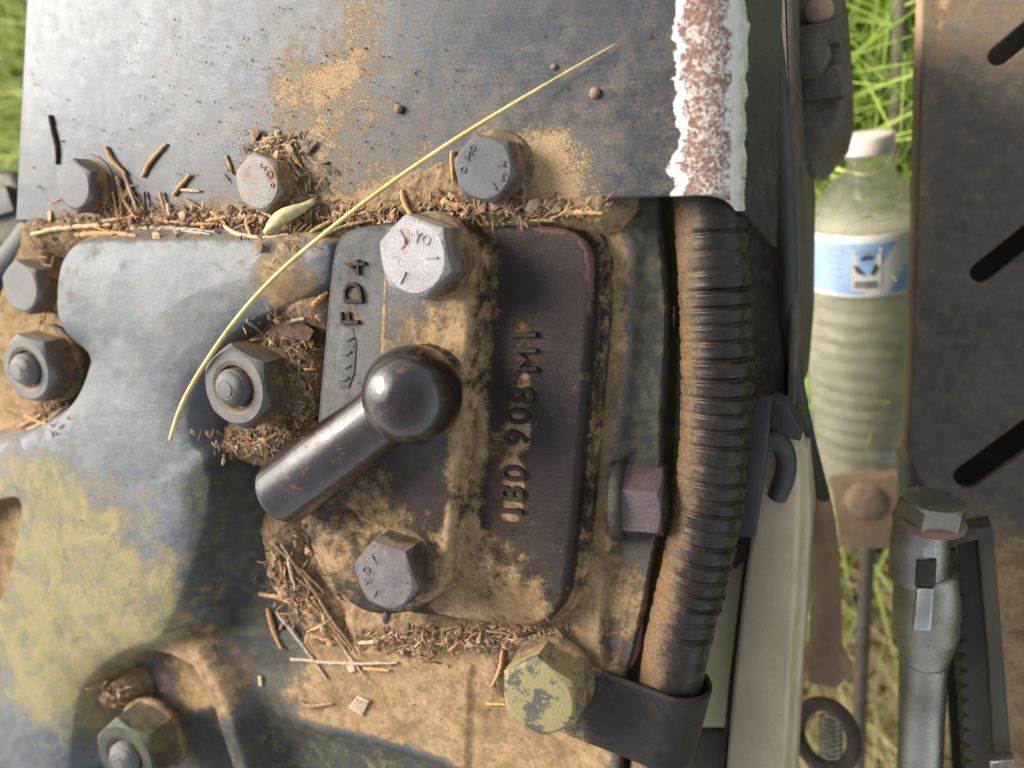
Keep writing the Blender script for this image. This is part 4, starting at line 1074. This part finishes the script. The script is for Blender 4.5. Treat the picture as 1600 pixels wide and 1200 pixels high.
def flake(name, poly, mat, label, cat, th=.8, lift=.5, rid=0):
    ps = [on_surface(a, b, lift) for a, b in poly]
    z = float(np.mean([p[2] for p in ps]))
    V, Fc = prism_geo(np.array([p[:2] for p in ps]), z + th * .5, th, min(.2, th * .3))
    V[:, 2] += .4 * fbm(V[:, 0], V[:, 1], 3, 77)
    o = thing(name, label, cat, (V[:, 0].mean(), V[:, 1].mean(), V[:, 2].min())) if rid else None
    m = mk('chip_sheet' if rid else name, V, Fc, mat, o)
    if rid:
        a, b = ps[0], ps[2]
        for i in range(rid):
            f = (i + .5) / rid
            p0, p1 = ps[0] + (ps[3] - ps[0]) * f, ps[1] + (ps[2] - ps[1]) * f
            p0, p1 = p0 + (p1 - p0) * .08, p1 + (p0 - p1) * .08
            p0[2] = p1[2] = z + th * .5 + .1
            R, Q = tube_geo([p0, (p0 + p1) / 2, p1], .28, 6); mk('ridge', R, Q, mat, o)
    else: tag(m, label, cat)
flake('cardboard_chip', [(546, 1104), (558, 1088), (578, 1094), (566, 1119)], M_CARD, 'small pale ribbed cardboard chip on the dusty floor', 'chip', .8, .5, 6)
flake('paint_flake', [(541, 1038), (552, 1036), (556, 1048), (546, 1051)], M_PINK, 'tiny pinkish flake above the cardboard chip', 'flake', .6)
flake('bark_flake', [(412, 508), (440, 495), (462, 500), (498, 515), (500, 530), (455, 528), (420, 524)], M_BARK, 'reddish brown flake of bark above the middle stud nut', 'bark', 1.5, 1.2)
flake('wood_chip', [(668, 332), (690, 330), (703, 341), (678, 340)], M_TWIGT, 'pale wood sliver above the upper cover bolt', 'chip', .6, 1.0)
flake('wood_chip', [(404, 1056), (409, 1056), (410, 1072), (404, 1072)], M_TWIGT, 'tiny pale chip stuck on the dark mossy slope', 'chip', .6, .6)
for px, py, r, lab in [(929, 145, 1.6, 'larger brown pebble on the plate under the straw tip'), (865, 104, .9, 'tiny tan pebble on the plate beside the straw'), (622, 170, 1.5, 'orange brown crumb of dirt on the middle of the plate')]:
    bm = bmesh.new(); bmesh.ops.create_icosphere(bm, subdivisions=2, radius=r)
    V = np.array([v.co[:] for v in bm.verts]); Fc = [[v.index for v in f.verts] for f in bm.faces]; bm.free()
    V = V * (1 + .22 * fbm(V[:, 0] * 3 + V[:, 2], V[:, 1] * 3, 2, 81))[:, None]; V[:, 2] *= .7
    tag(mk('pebble', V + on_surface(px, py, r * .5), Fc, M_STONE), lab, 'pebble')

# ------------------------------------------------------------------ things around and below
def prism(name, poly, z, depth, mat, parent=None, bevel=1.0, smooth=False, dust=None, z2=None):
    P = np.array([at(a, b, z)[:2] for a, b in poly])
    V, Fc = prism_geo(P, z, depth, bevel)
    return mk(name, V, Fc, mat, parent, smooth=True, sharp=40, attrs=None if dust is None else {'dust': np.full(len(V), dust)})
def rod(name, q, r, mat, parent=None, seg=20, n=40, sm=2):
    P = chaikin(np.array([at(*k) for k in q]), sm, False) if len(q) > 2 else np.array([at(*k) for k in q])
    P, t = resample(P, n)
    rr = np.interp(t / t[-1], np.linspace(0, 1, len(r)), r) if np.ndim(r) else r
    V, Fc = tube_geo(P, rr, seg)
    return mk(name, V, Fc, mat, parent)

# left edge: pipe, red rod, dark casting
tag(rod('pipe', [(75, 330, -6), (52, 366, -6), (18, 408, -8), (-40, 470, -12), (-90, 540, -20)], 7.0, M_PIPE), 'dark grey pipe slanting past the corner of the plate', 'pipe')
tag(rod('red_rod', [(12, 470, -40), (8, 540, -40)], 8.0, M_RED), 'red painted rod glimpsed behind the left nut', 'rod')
lb = thing('dark_casting', 'dark casting in the shade below the left corner of the plate', 'casting', at(0, 320, -90))
prism('block', [(-80, 262), (12, 268), (34, 300), (38, 370), (-80, 420)], -45, 60, M_BGDARK, lb, 4)
prism('ledge', [(-80, 285), (8, 290), (22, 330), (-80, 360)], -41, 3, M_PIPE, lb, 1)

# right: panels behind the hose
sp = thing('side_panel', 'dark upright panel behind the ribbed hose with a thin bright edge', 'panel', at(1190, 400, -140))
prism('panel_sheet', [(1150, -80), (1214, -80), (1222, 300), (1228, 640), (1190, 770), (1172, 868), (1150, 890), (1100, 880)], -66, 120, M_BGGREY if False else M_BGDARK, sp, 1.2)
prism('rib', [(1214, -80), (1238, -80), (1252, 300), (1250, 520), (1240, 640), (1230, 640), (1226, 300)], -58, 90, M_BGDARK, sp, 3)
prism('tab', [(1192, 160), (1216, 118), (1218, 140), (1194, 178)], -30, 4, M_BGGREY, sp, .6)
eb = thing('engine_block', 'sooty engine casting with ledges behind the peeling plate edge', 'engine', at(1290, 120, -160))
prism('block', [(1225, -80), (1310, -80), (1326, 30), (1330, 150), (1318, 200), (1270, 262), (1236, 262)], -88, 110, M_BGDARK, eb, 6)
prism('ledge', [(1240, 40), (1308, 28), (1312, 66), (1246, 80)], -82, 8, M_BGDARK, eb, 2.5)
prism('ledge', [(1244, 105), (1316, 98), (1318, 150), (1250, 158)], -82, 8, M_BGDARK, eb, 2.5)
c = at(1280, 18, -86)
V, Fc = lathe_geo([(5, -2), (5, 1.5), (3.5, 3.0), (.2, 3.6)], 24, c); mk('rivet', V, Fc, M_BGTAN, eb)
V, Fc = lathe_geo([(8, -2), (8, 1.5), (6, 3.4), (.2, 4)], 24, at(1262, 90, -82)); mk('rivet', V, Fc, M_BGDARK, eb)
tag(rod('cable', [(1196, -20, -40), (1208, 60, -44), (1222, 200, -50), (1232, 400, -56), (1234, 540, -66), (1252, 650, -80), (1282, 760, -110), (1300, 860, -150)], [3.0, 3.2, 3.0, 2.8], M_PIPE, n=80), 'thin black cable snaking down between hose and bottle', 'cable')
tag(rod('tan_hose', [(1232, 560, -110), (1240, 650, -110), (1262, 720, -115), (1282, 800, -120), (1290, 900, -125), (1290, 1000, -130)], [3, 4.5, 5.5, 6.2, 6.5, 7.2], M_BGTAN, n=70), 'dusty tan pipe descending left of the rusty bracket', 'pipe')
V, Fc = lathe_geo([(9, -10), (12, -9), (12.4, 0), (10.6, 2.2), (7, 3)], 6, at(1288, 1040, -138)); tag(mk('pipe_flange', V, Fc, M_BGTAN), 'dusty tan flange at the foot of the pipe', 'flange')

# long grey beam
bmn = thing('grey_beam', 'weathered grey metal beam running down right of the hose clamp', 'beam', at(1200, 1000, -120))
prism('web', [(1192, 690), (1232, 660), (1252, 720), (1246, 900), (1236, 1050), (1222, 1300), (1126, 1300), (1146, 1060), (1164, 900), (1184, 770)], -52, 30, M_BGGREY, bmn, 2.0)
prism('flange', [(1240, 690), (1262, 700), (1266, 820), (1258, 960), (1246, 1120), (1236, 1300), (1212, 1300), (1226, 1060), (1240, 900)], -70, 40, M_BGGREY, bmn, 2.0)
prism('dark_edge', [(1180, 740), (1192, 740), (1186, 770), (1166, 900), (1146, 1060), (1124, 1300), (1116, 1300), (1139, 1060), (1158, 900)], -56, 24, M_BGDARK, bmn, 1.0)
br = thing('hooked_bracket', 'dark bent bracket at the upper end of the grey beam', 'bracket', at(1210, 690, -60))
prism('bracket_plate', [(1176, 620), (1206, 620), (1200, 690), (1190, 770), (1180, 840), (1150, 840), (1160, 760)], -40, 4, M_PIPE, br, .8)
prism('lip', [(1206, 622), (1228, 632), (1250, 668), (1250, 690), (1202, 678)], -44, 14, M_PIPE, br, 1.0)
rod('hook', [(1196, 690, -44), (1218, 690, -44), (1230, 715, -46), (1226, 750, -48), (1214, 776, -50)], 3.6, M_PIPE, br, n=40)
pd = thing('cream_pad', 'sunlit cream yellow panel seen through the gap beside the hose clamp', 'panel', at(1110, 1000, -95))
prism('pad_face', [(1040, 820), (1190, 820), (1160, 1138), (1000, 1138)], -80, 10, M_YEL, pd, 1.5)
prism('pad_base', [(1000, 1142), (1160, 1142), (1150, 1300), (980, 1300)], -82, 20, M_BGDARK, pd, 1.5)

# black rod behind the bottle
tag(rod('black_rod', [(1410, -60, -330), (1398, 260, -325), (1352, 900, -300), (1338, 1260, -290)], 4.6, M_BGDARK, sm=1), 'straight black rod passing behind the bottle and the rusty bracket', 'rod')
# rusty bracket below the bottle
rb = thing('rusty_bracket', 'brown dusty bracket under the foot of the plastic bottle', 'bracket', at(1350, 810, -280))
prism('bracket_plate', [(1296, 752), (1418, 742), (1404, 860), (1312, 856)], -262, 14, M_BGTAN, rb, 2.0, dust=.1)
c = at(1352, 782, -262)
V, Fc = lathe_geo([(12, -3), (11, 2), (7, 3.6), (.3, 4.4)], 20, c); V[:, 2] += 1.4 * fbm(V[:, 0], V[:, 1], 4, 91); mk('dirt_lump', V, Fc, M_BGTAN, rb)
# ring and spring
rg = thing('ring_and_spring', 'dark iron eye ring with a coil spring at the bottom edge', 'ring', at(1290, 1150, -140))
c = at(1290, 1150, -120)
P = [c + np.array([12.2 * math.cos(a), 16 * math.sin(a), 3 * math.cos(a)]) for a in np.linspace(0, 2 * math.pi, 49)]
V, Fc = tube_geo(P, 3.3, 14, False); mk('eye_ring', V, Fc, M_BGDARK, rg)
a0, a1 = at(1298, 1120, -150), at(1298, 1250, -150)
P = [a0 + (a1 - a0) * (i / 240) + np.array([5 * math.cos(i * .45), 0, 5 * math.sin(i * .45)]) for i in range(241)]
V, Fc = tube_geo(P, .8, 6); mk('coil_spring', V, Fc, M_STEEL, rg)
rod('shank', [(1225, 1150, -120), (1255, 1152, -120)], 4.0, M_DARKS, rg, n=6)

# ------------------------------------------------------------------ slotted plate (a curve with real holes)
def slotted():
    z = -190.0
    def loop(lst, smooth=0):
        p = pts(lst, z); return chaikin(p, smooth) if smooth else p
    outer = loop([(1449, -120), (1440, 200), (1434, 400), (1428, 600), (1418, 700), (1440, 745), (1470, 790), (1500, 850), (1520, 1000), (1510, 1320), (1900, 1320), (1900, -120)])
    def slot(x0, y0, x1, y1, w):
        a, b = at(x0, y0, z)[:2], at(x1, y1, z)[:2]
        d = (b - a) / np.linalg.norm(b - a); nn = np.array([-d[1], d[0]])
        L = [a + (nn * math.cos(t) - d * math.sin(t)) * w for t in np.linspace(0, math.pi, 11)]
        L += [b - (nn * math.cos(t) - d * math.sin(t)) * w for t in np.linspace(0, math.pi, 11)]
        return np.array(L)
    loops = [outer, slot(1560, 88, 1680, -12, 5.0), slot(1532, 425, 1690, 300, 5.4), slot(1510, 743, 1720, 591, 6.6)]
    cu = bpy.data.curves.new('slotted', 'CURVE'); cu.dimensions = '2D'; cu.fill_mode = 'BOTH'
    cu.extrude = 1.5 * MM; cu.bevel_depth = .7 * MM; cu.bevel_resolution = 2
    for lp in loops:
        s = cu.splines.new('POLY'); s.points.add(len(lp) - 1); s.use_cyclic_u = True
        for k, q in enumerate(lp): s.points[k].co = (q[0] * MM, q[1] * MM, 0, 1)
    tmp = bpy.data.objects.new('slotted', cu); COL.objects.link(tmp)
    dg = bpy.context.evaluated_depsgraph_get(); dg.update()
    me = bpy.data.meshes.new_from_object(tmp.evaluated_get(dg)); bpy.data.objects.remove(tmp)
    bm = bmesh.new(); bm.from_mesh(me)
    for _ in range(3):
        bmesh.ops.subdivide_edges(bm, edges=[e for e in bm.edges if e.calc_length() > .012], cuts=1, use_grid_fill=False)
        bmesh.ops.triangulate(bm, faces=[f for f in bm.faces if len(f.verts) > 4])
    bm.verts.index_update()
    V = np.array([v.co[:] for v in bm.verts]) / MM; V[:, 2] += z; Fc = [[v.index for v in f.verts] for f in bm.faces]; bm.free()
    X, Y = V[:, 0], V[:, 1]
    d = -.05 + .95 * sst((at(1500, 790, z)[1] - Y) / 25.0) + .35 * gauss(X, Y, 1560, 20, z, 20) + .5 * np.exp(-((X - at(1440, 300, z)[0]) / 2.0) ** 2)
    t = thing('slotted_plate', 'large dark footplate with slanting slots at the right edge, dusty below', 'metal plate', at(1550, 400, z))
    mk('plate_sheet', V, Fc, M_SLOT, t, smooth=False, attrs={'dust': d})
    for lp in loops[1:]:
        Q = np.column_stack([np.vstack([lp, lp[:1]]), np.full(len(lp) + 1, z + 1.6)])
        Vr, Fr = tube_geo(Q, .6, 8, False); mk('slot_rim', Vr, Fr, M_BGTAN, t)  # lighter rim colour stands for the lit slot edge
    # rough crusted side flange
    P = chaikin(np.array([at(1447, -100, z - 6), at(1438, 200, z - 6), at(1432, 400, z - 6), at(1426, 600, z - 6), at(1418, 715, z - 6)]), 2, False); P, s = resample(P, 120)
    V, Fc = tube_geo(P, 3.6 + 1.1 * fbm(s, s * 0, 6, 95), 10); mk('crusted_edge', V, Fc, M_BGTAN, t)
    V, Fc = prism_geo(pts([(1476, -160), (1900, -160), (1900, 1400), (1500, 1400), (1455, 690)], z - 40), z - 40, 6)
    mk('slot_shade_sheet', V, Fc, M_SLOTSHADE, t, smooth=False)  # near-black sheet added below the slots as their inner shade
slotted()
tag(rod('mossy_peg', [(1424, 705, -230), (1424, 775, -230)], 7.0, M_NUTM, n=8), 'short mossy green peg below the slotted plate', 'peg')

# ------------------------------------------------------------------ clevis rod with its bolt
cv = thing('clevis_rod', 'worn steel clevis rod with a hexagon bolt through its top', 'rod', at(1440, 1000, -110))
rod('shaft', [(1444, 1000, -92), (1440, 1100, -96), (1434, 1330, -104)], [9.0, 8.8, 8.8], M_STEEL, cv, 28)
rod('fork', [(1446, 895, -86), (1447, 930, -86), (1447, 985, -90), (1444, 1030, -92)], [11.0, 12.2, 12.0, 9.0], M_STEEL, cv, 28, sm=2)
rod('sleeve', [(1440, 810, -80), (1436, 850, -82), (1434, 900, -85)], [9.8, 10.4, 10.4], M_STEEL, cv, 28)
V, Fc = lathe_geo([(9.5, -4), (11.4, -3), (11.6, 0), (11.4, 3), (9.5, 4)], 36, at(1476, 968, -94), (.85, -.1, .5)); mk('fork_cheek', V, Fc, M_STEEL, cv, sharp=35)
prism('flat_face', [(1440, 826), (1464, 826), (1464, 872), (1442, 872)], -71.4, 3, M_BRIGHT, cv, .8)
prism('slot_recess', [(1432, 874), (1464, 876), (1462, 917), (1430, 917)], -71.5, 6, M_DARKS, cv, .8)
prism('slot_insert', [(1432, 918), (1460, 920), (1456, 988), (1426, 986)], -72, 6, M_BRIGHT, cv, 1.5)
ca = at(1452, 812, -78); ax = np.array([.06, .985, .13])
V, Fc, a, fl = hex_geo(21.5, 8.5, ca, ax, D(20), rc=.97); o = mk('bolt', V, Fc, M_STEEL, cv, attrs={'dust': a * .4}, flat=fl)
V, Fc = lathe_geo([(12.4, -1.5), (12.6, 0), (12, 1), (9, 1.1)], 40, ca, ax); mk('washer', V, Fc, M_RUSTW, o)

# ------------------------------------------------------------------ serrated step bar
sb = thing('serrated_bar', 'dark flat bar with a toothed edge beside the clevis rod', 'bar', at(1540, 1000, -120))
def serr():
    z = -96.0
    L = [(1478, 836), (1552, 826), (1566, 1010), (1590, 1330), (1500, 1330)]
    Lp = [(1496, 870)]
    teeth = []
    n = 19
    for i in range(n):
        f = 1 - i / n
        yy = 880 + 450 * f; xx = 1490 + 30 * f
        teeth += [(xx + 6, yy), (xx - 4, yy - 5), (xx - 6, yy - 12), (xx - 1, yy - 18), (xx + 8, yy - 22)]
    poly = [(1494, 842), (1552, 826), (1566, 1010), (1590, 1330)] + teeth
    V, Fc = prism_geo(pts(poly, z), z, 16, .8)
    mk('toothed_bar', V, Fc, M_TOOTH, sb, smooth=True, sharp=35)
    prism('top_flange', [(1470, 846), (1490, 830), (1550, 822), (1556, 838), (1498, 852), (1480, 862)], -90, 12, M_TOOTH, sb, 1.2)
    prism('outer_rail', [(1526, 838), (1553, 834), (1567, 1010), (1592, 1330), (1562, 1330), (1542, 1010)], -90, 6, M_TOOTH, sb, 1.2)
    prism('end_tab', [(1546, 1190), (1586, 1188), (1588, 1230), (1548, 1230)], -86, 5, M_STEEL, sb, 1.2)
serr()

# ------------------------------------------------------------------ plastic bottle
def bottle():
    B, T = at(1345, 752, -318), at(1357, 203, -262)
    ax = (T - B); L = np.linalg.norm(ax); ax /= L
    bt = thing('plastic_bottle', 'dusty clear plastic water bottle with a blue and white label', 'bottle', B)
    m = NT('bottle_plastic')
    n = m.noise(.05, 5, .6); k = m.noise(.4, 5, .6)
    col = m.mix(m.rng(n, .35, .65), (.86, .85, .74), (.95, .94, .88))
    nb = m.bump(m.math('ADD', m.noise(.10, 3, .5, dist=1.5), m.math('MULTIPLY', k, .12)), .8, 4.0)
    m.bsdf(col, m.rng(k, .35, .7, .02, .10), 0, .9, nb, Transmission_Weight=.95, IOR=1.33)
    w = NT('murky_water'); w.bsdf((.90, .86, .72), .2, 0, .5, None, Transmission_Weight=.5, IOR=1.2)
    fl = L * .955; RL = 34.4
    pr = []
    for s in np.linspace(0, 1, 260):
        h = s * fl
        if s < .04: r = 22 + 4.5 * math.sin(s / .04 * math.pi / 2)
        elif s < .64:
            r = 26.5 + 6.6 * min(1, (s - .04) / .36)
            ph = (s - .10) / .52 * 11
            if .09 < s < .62: r += -.65 + .65 * math.cos(ph * 2 * math.pi)
        elif s < .815: r = 33.0
        elif s < .95:
            q = (s - .815) / .135; r = 33.2 - 21.7 * (q ** 1.3) * (1 - .12 * math.sin(q * math.pi))
        else: r = 11.5
        pr.append((r, h))
    V, Fc = lathe_geo(pr, 64, B, ax)
    rel = V - B; hh = rel @ ax; rad = rel - np.outer(hh, ax)
    dent = 1 + .035 * fbm(hh * 1.0, V[:, 0] * 1.0, 34, 71) + .035 * fbm(hh * 1.8, V[:, 0] * .6 + V[:, 2] * .3, 11, 72) - .06 * np.exp(-((hh - 25) / 16) ** 2) * (rad[:, 0] > 4)
    V = B + np.outer(hh, ax) + rad * dent[:, None]
    mk('bottle_body', V, Fc, m.m, bt)
    pw = [(r * .955, h) for r, h in pr if 2 < h < fl * .80]
    V, Fc = lathe_geo(pw[::3], 48, B, ax); mk('water', V, Fc, w.m, bt)
    cp = [(13.6, 0), (13.9, 1), (13.9, 9.2), (13.3, 10.3), (11, 10.8), (.2, 10.9)]
    V, Fc = lathe_geo(cp, 48, B + ax * (L * .945), ax)
    mk('cap', V, Fc, simple('cap_plastic', (.56, .50, .44), (.66, .60, .54), .2, .5, .15, .2), bt)
    # label: white band with blue print
    l0, l1 = L * .618, L * .775
    q = NT('label_print')
    al = q.attr('along'); ar = q.attr('around')
    nz = q.noise(.045, 4, .5)
    blue = q.mix(q.rng(ar, .15, .95), (.30, .42, .62), (.16, .42, .74))
    white = (.72, .69, .64)
    sweep = q.math('ADD', ar, q.math('MULTIPLY_ADD', al, -.28, .1))
    f = q.math('MULTIPLY', q.rng(sweep, .56, .60), q.rng(sweep, .72, .80, 1, 0))
    c1 = q.mix(f, blue, white)
    c1 = q.mix(q.rng(nz, .5, .6, 0, .5), c1, (.42, .56, .74))
    bd = q.math('MULTIPLY', q.rng(al, .05, .07), q.rng(al, .87, .89, 1, 0))
    c1 = q.mix(bd, white, c1)
    q.bsdf(c1, .45, 0, .4)
    pl = [(RL - .4, l0), (RL, l0 + 1)] + [(RL, l0 + (l1 - l0) * i / 12) for i in range(1, 12)] + [(RL, l1 - 1), (RL - .4, l1)]
    V, Fc = lathe_geo(pl, 96, B, ax); Fc = Fc[:-2]
    rel = V - B; hh = rel @ ax; rad = rel - np.outer(hh, ax)
    o = mk('label', V, Fc, q.m, bt, attrs={'along': (hh - l0) / (l1 - l0), 'around': rad[:, 0] / 69 + .5})
    # flat print on the label: a recycling sign on a pale patch, worn lines of text
    fr = frame(ax); cd = CAMP - (B + ax * (l0 + l1) / 2); cd -= ax * cd.dot(ax); cd /= np.linalg.norm(cd)
    rt = np.cross(ax, cd); rt /= np.linalg.norm(rt)
    if rt[0] < 0: rt = -rt
    def lab(u, v, r=31.15):
        r += RL - 30.9; a = u / RL
        return B + ax * ((l0 + l1) / 2 + v) + cd * r * math.cos(a) + rt * r * math.sin(a)
    def patch(name, poly, mat, r=31.15):
        mk(name, [lab(u, v, r) for u, v in poly], [tuple(range(len(poly)))], mat, o, smooth=False)
    ink = simple('ink', (.05, .05, .06), (.07, .07, .08), .3, .6, .05, .1); pale = simple('label_white', (.62, .60, .55), (.66, .63, .58), .3, .6, .05, .1)
    grey = simple('faded_ink', (.30, .36, .46), (.36, .42, .52), .3, .6, .05, .1)
    patch('pale_patch', [(-7, -13.5), (0, -13.5), (8, -13.5), (8, 11), (0, 11), (-7, 11)], pale)
    for k_ in range(3):
        a0 = math.radians(90 + 120 * k_)
        def P2(rr, a): return (.5 + rr * math.cos(a), 1.0 + rr * math.sin(a))
        patch('recycling_arrow', [P2(6.6, a0 - .62), P2(6.2, a0 - .2), P2(6.2, a0 + .25), P2(5.2, a0 + .78), P2(3.3, a0 + .55), P2(3.8, a0 + .15), P2(3.9, a0 - .2), P2(4.2, a0 - .5)], ink, 31.35)
    for v in (-9.4, -11.6):
        patch('text_line', [(-5.5, v), (0, v), (6.5, v), (6.5, v + 1.3), (0, v + 1.3), (-5.5, v + 1.3)], ink, 31.35)
    for v, u0, u1 in ((8, -6, 7), (9.4, -5, 6)):
        patch('text_line', [(u0, v), (0, v), (u1, v), (u1, v + .7), (0, v + .7), (u0, v + .7)], grey, 31.35)
    for v, u0, u1 in ((9, -22, -11), (5.5, -21, -12), (2, -20, -13), (-2, -20, -13), (-6, -22, -12)):
        patch('text_line', [(u0, v), ((u0 + u1) / 2, v), (u1, v), (u1, v + 1.6), ((u0 + u1) / 2, v + 1.6), (u0, v + 1.6)], grey, 31.25)
bottle()
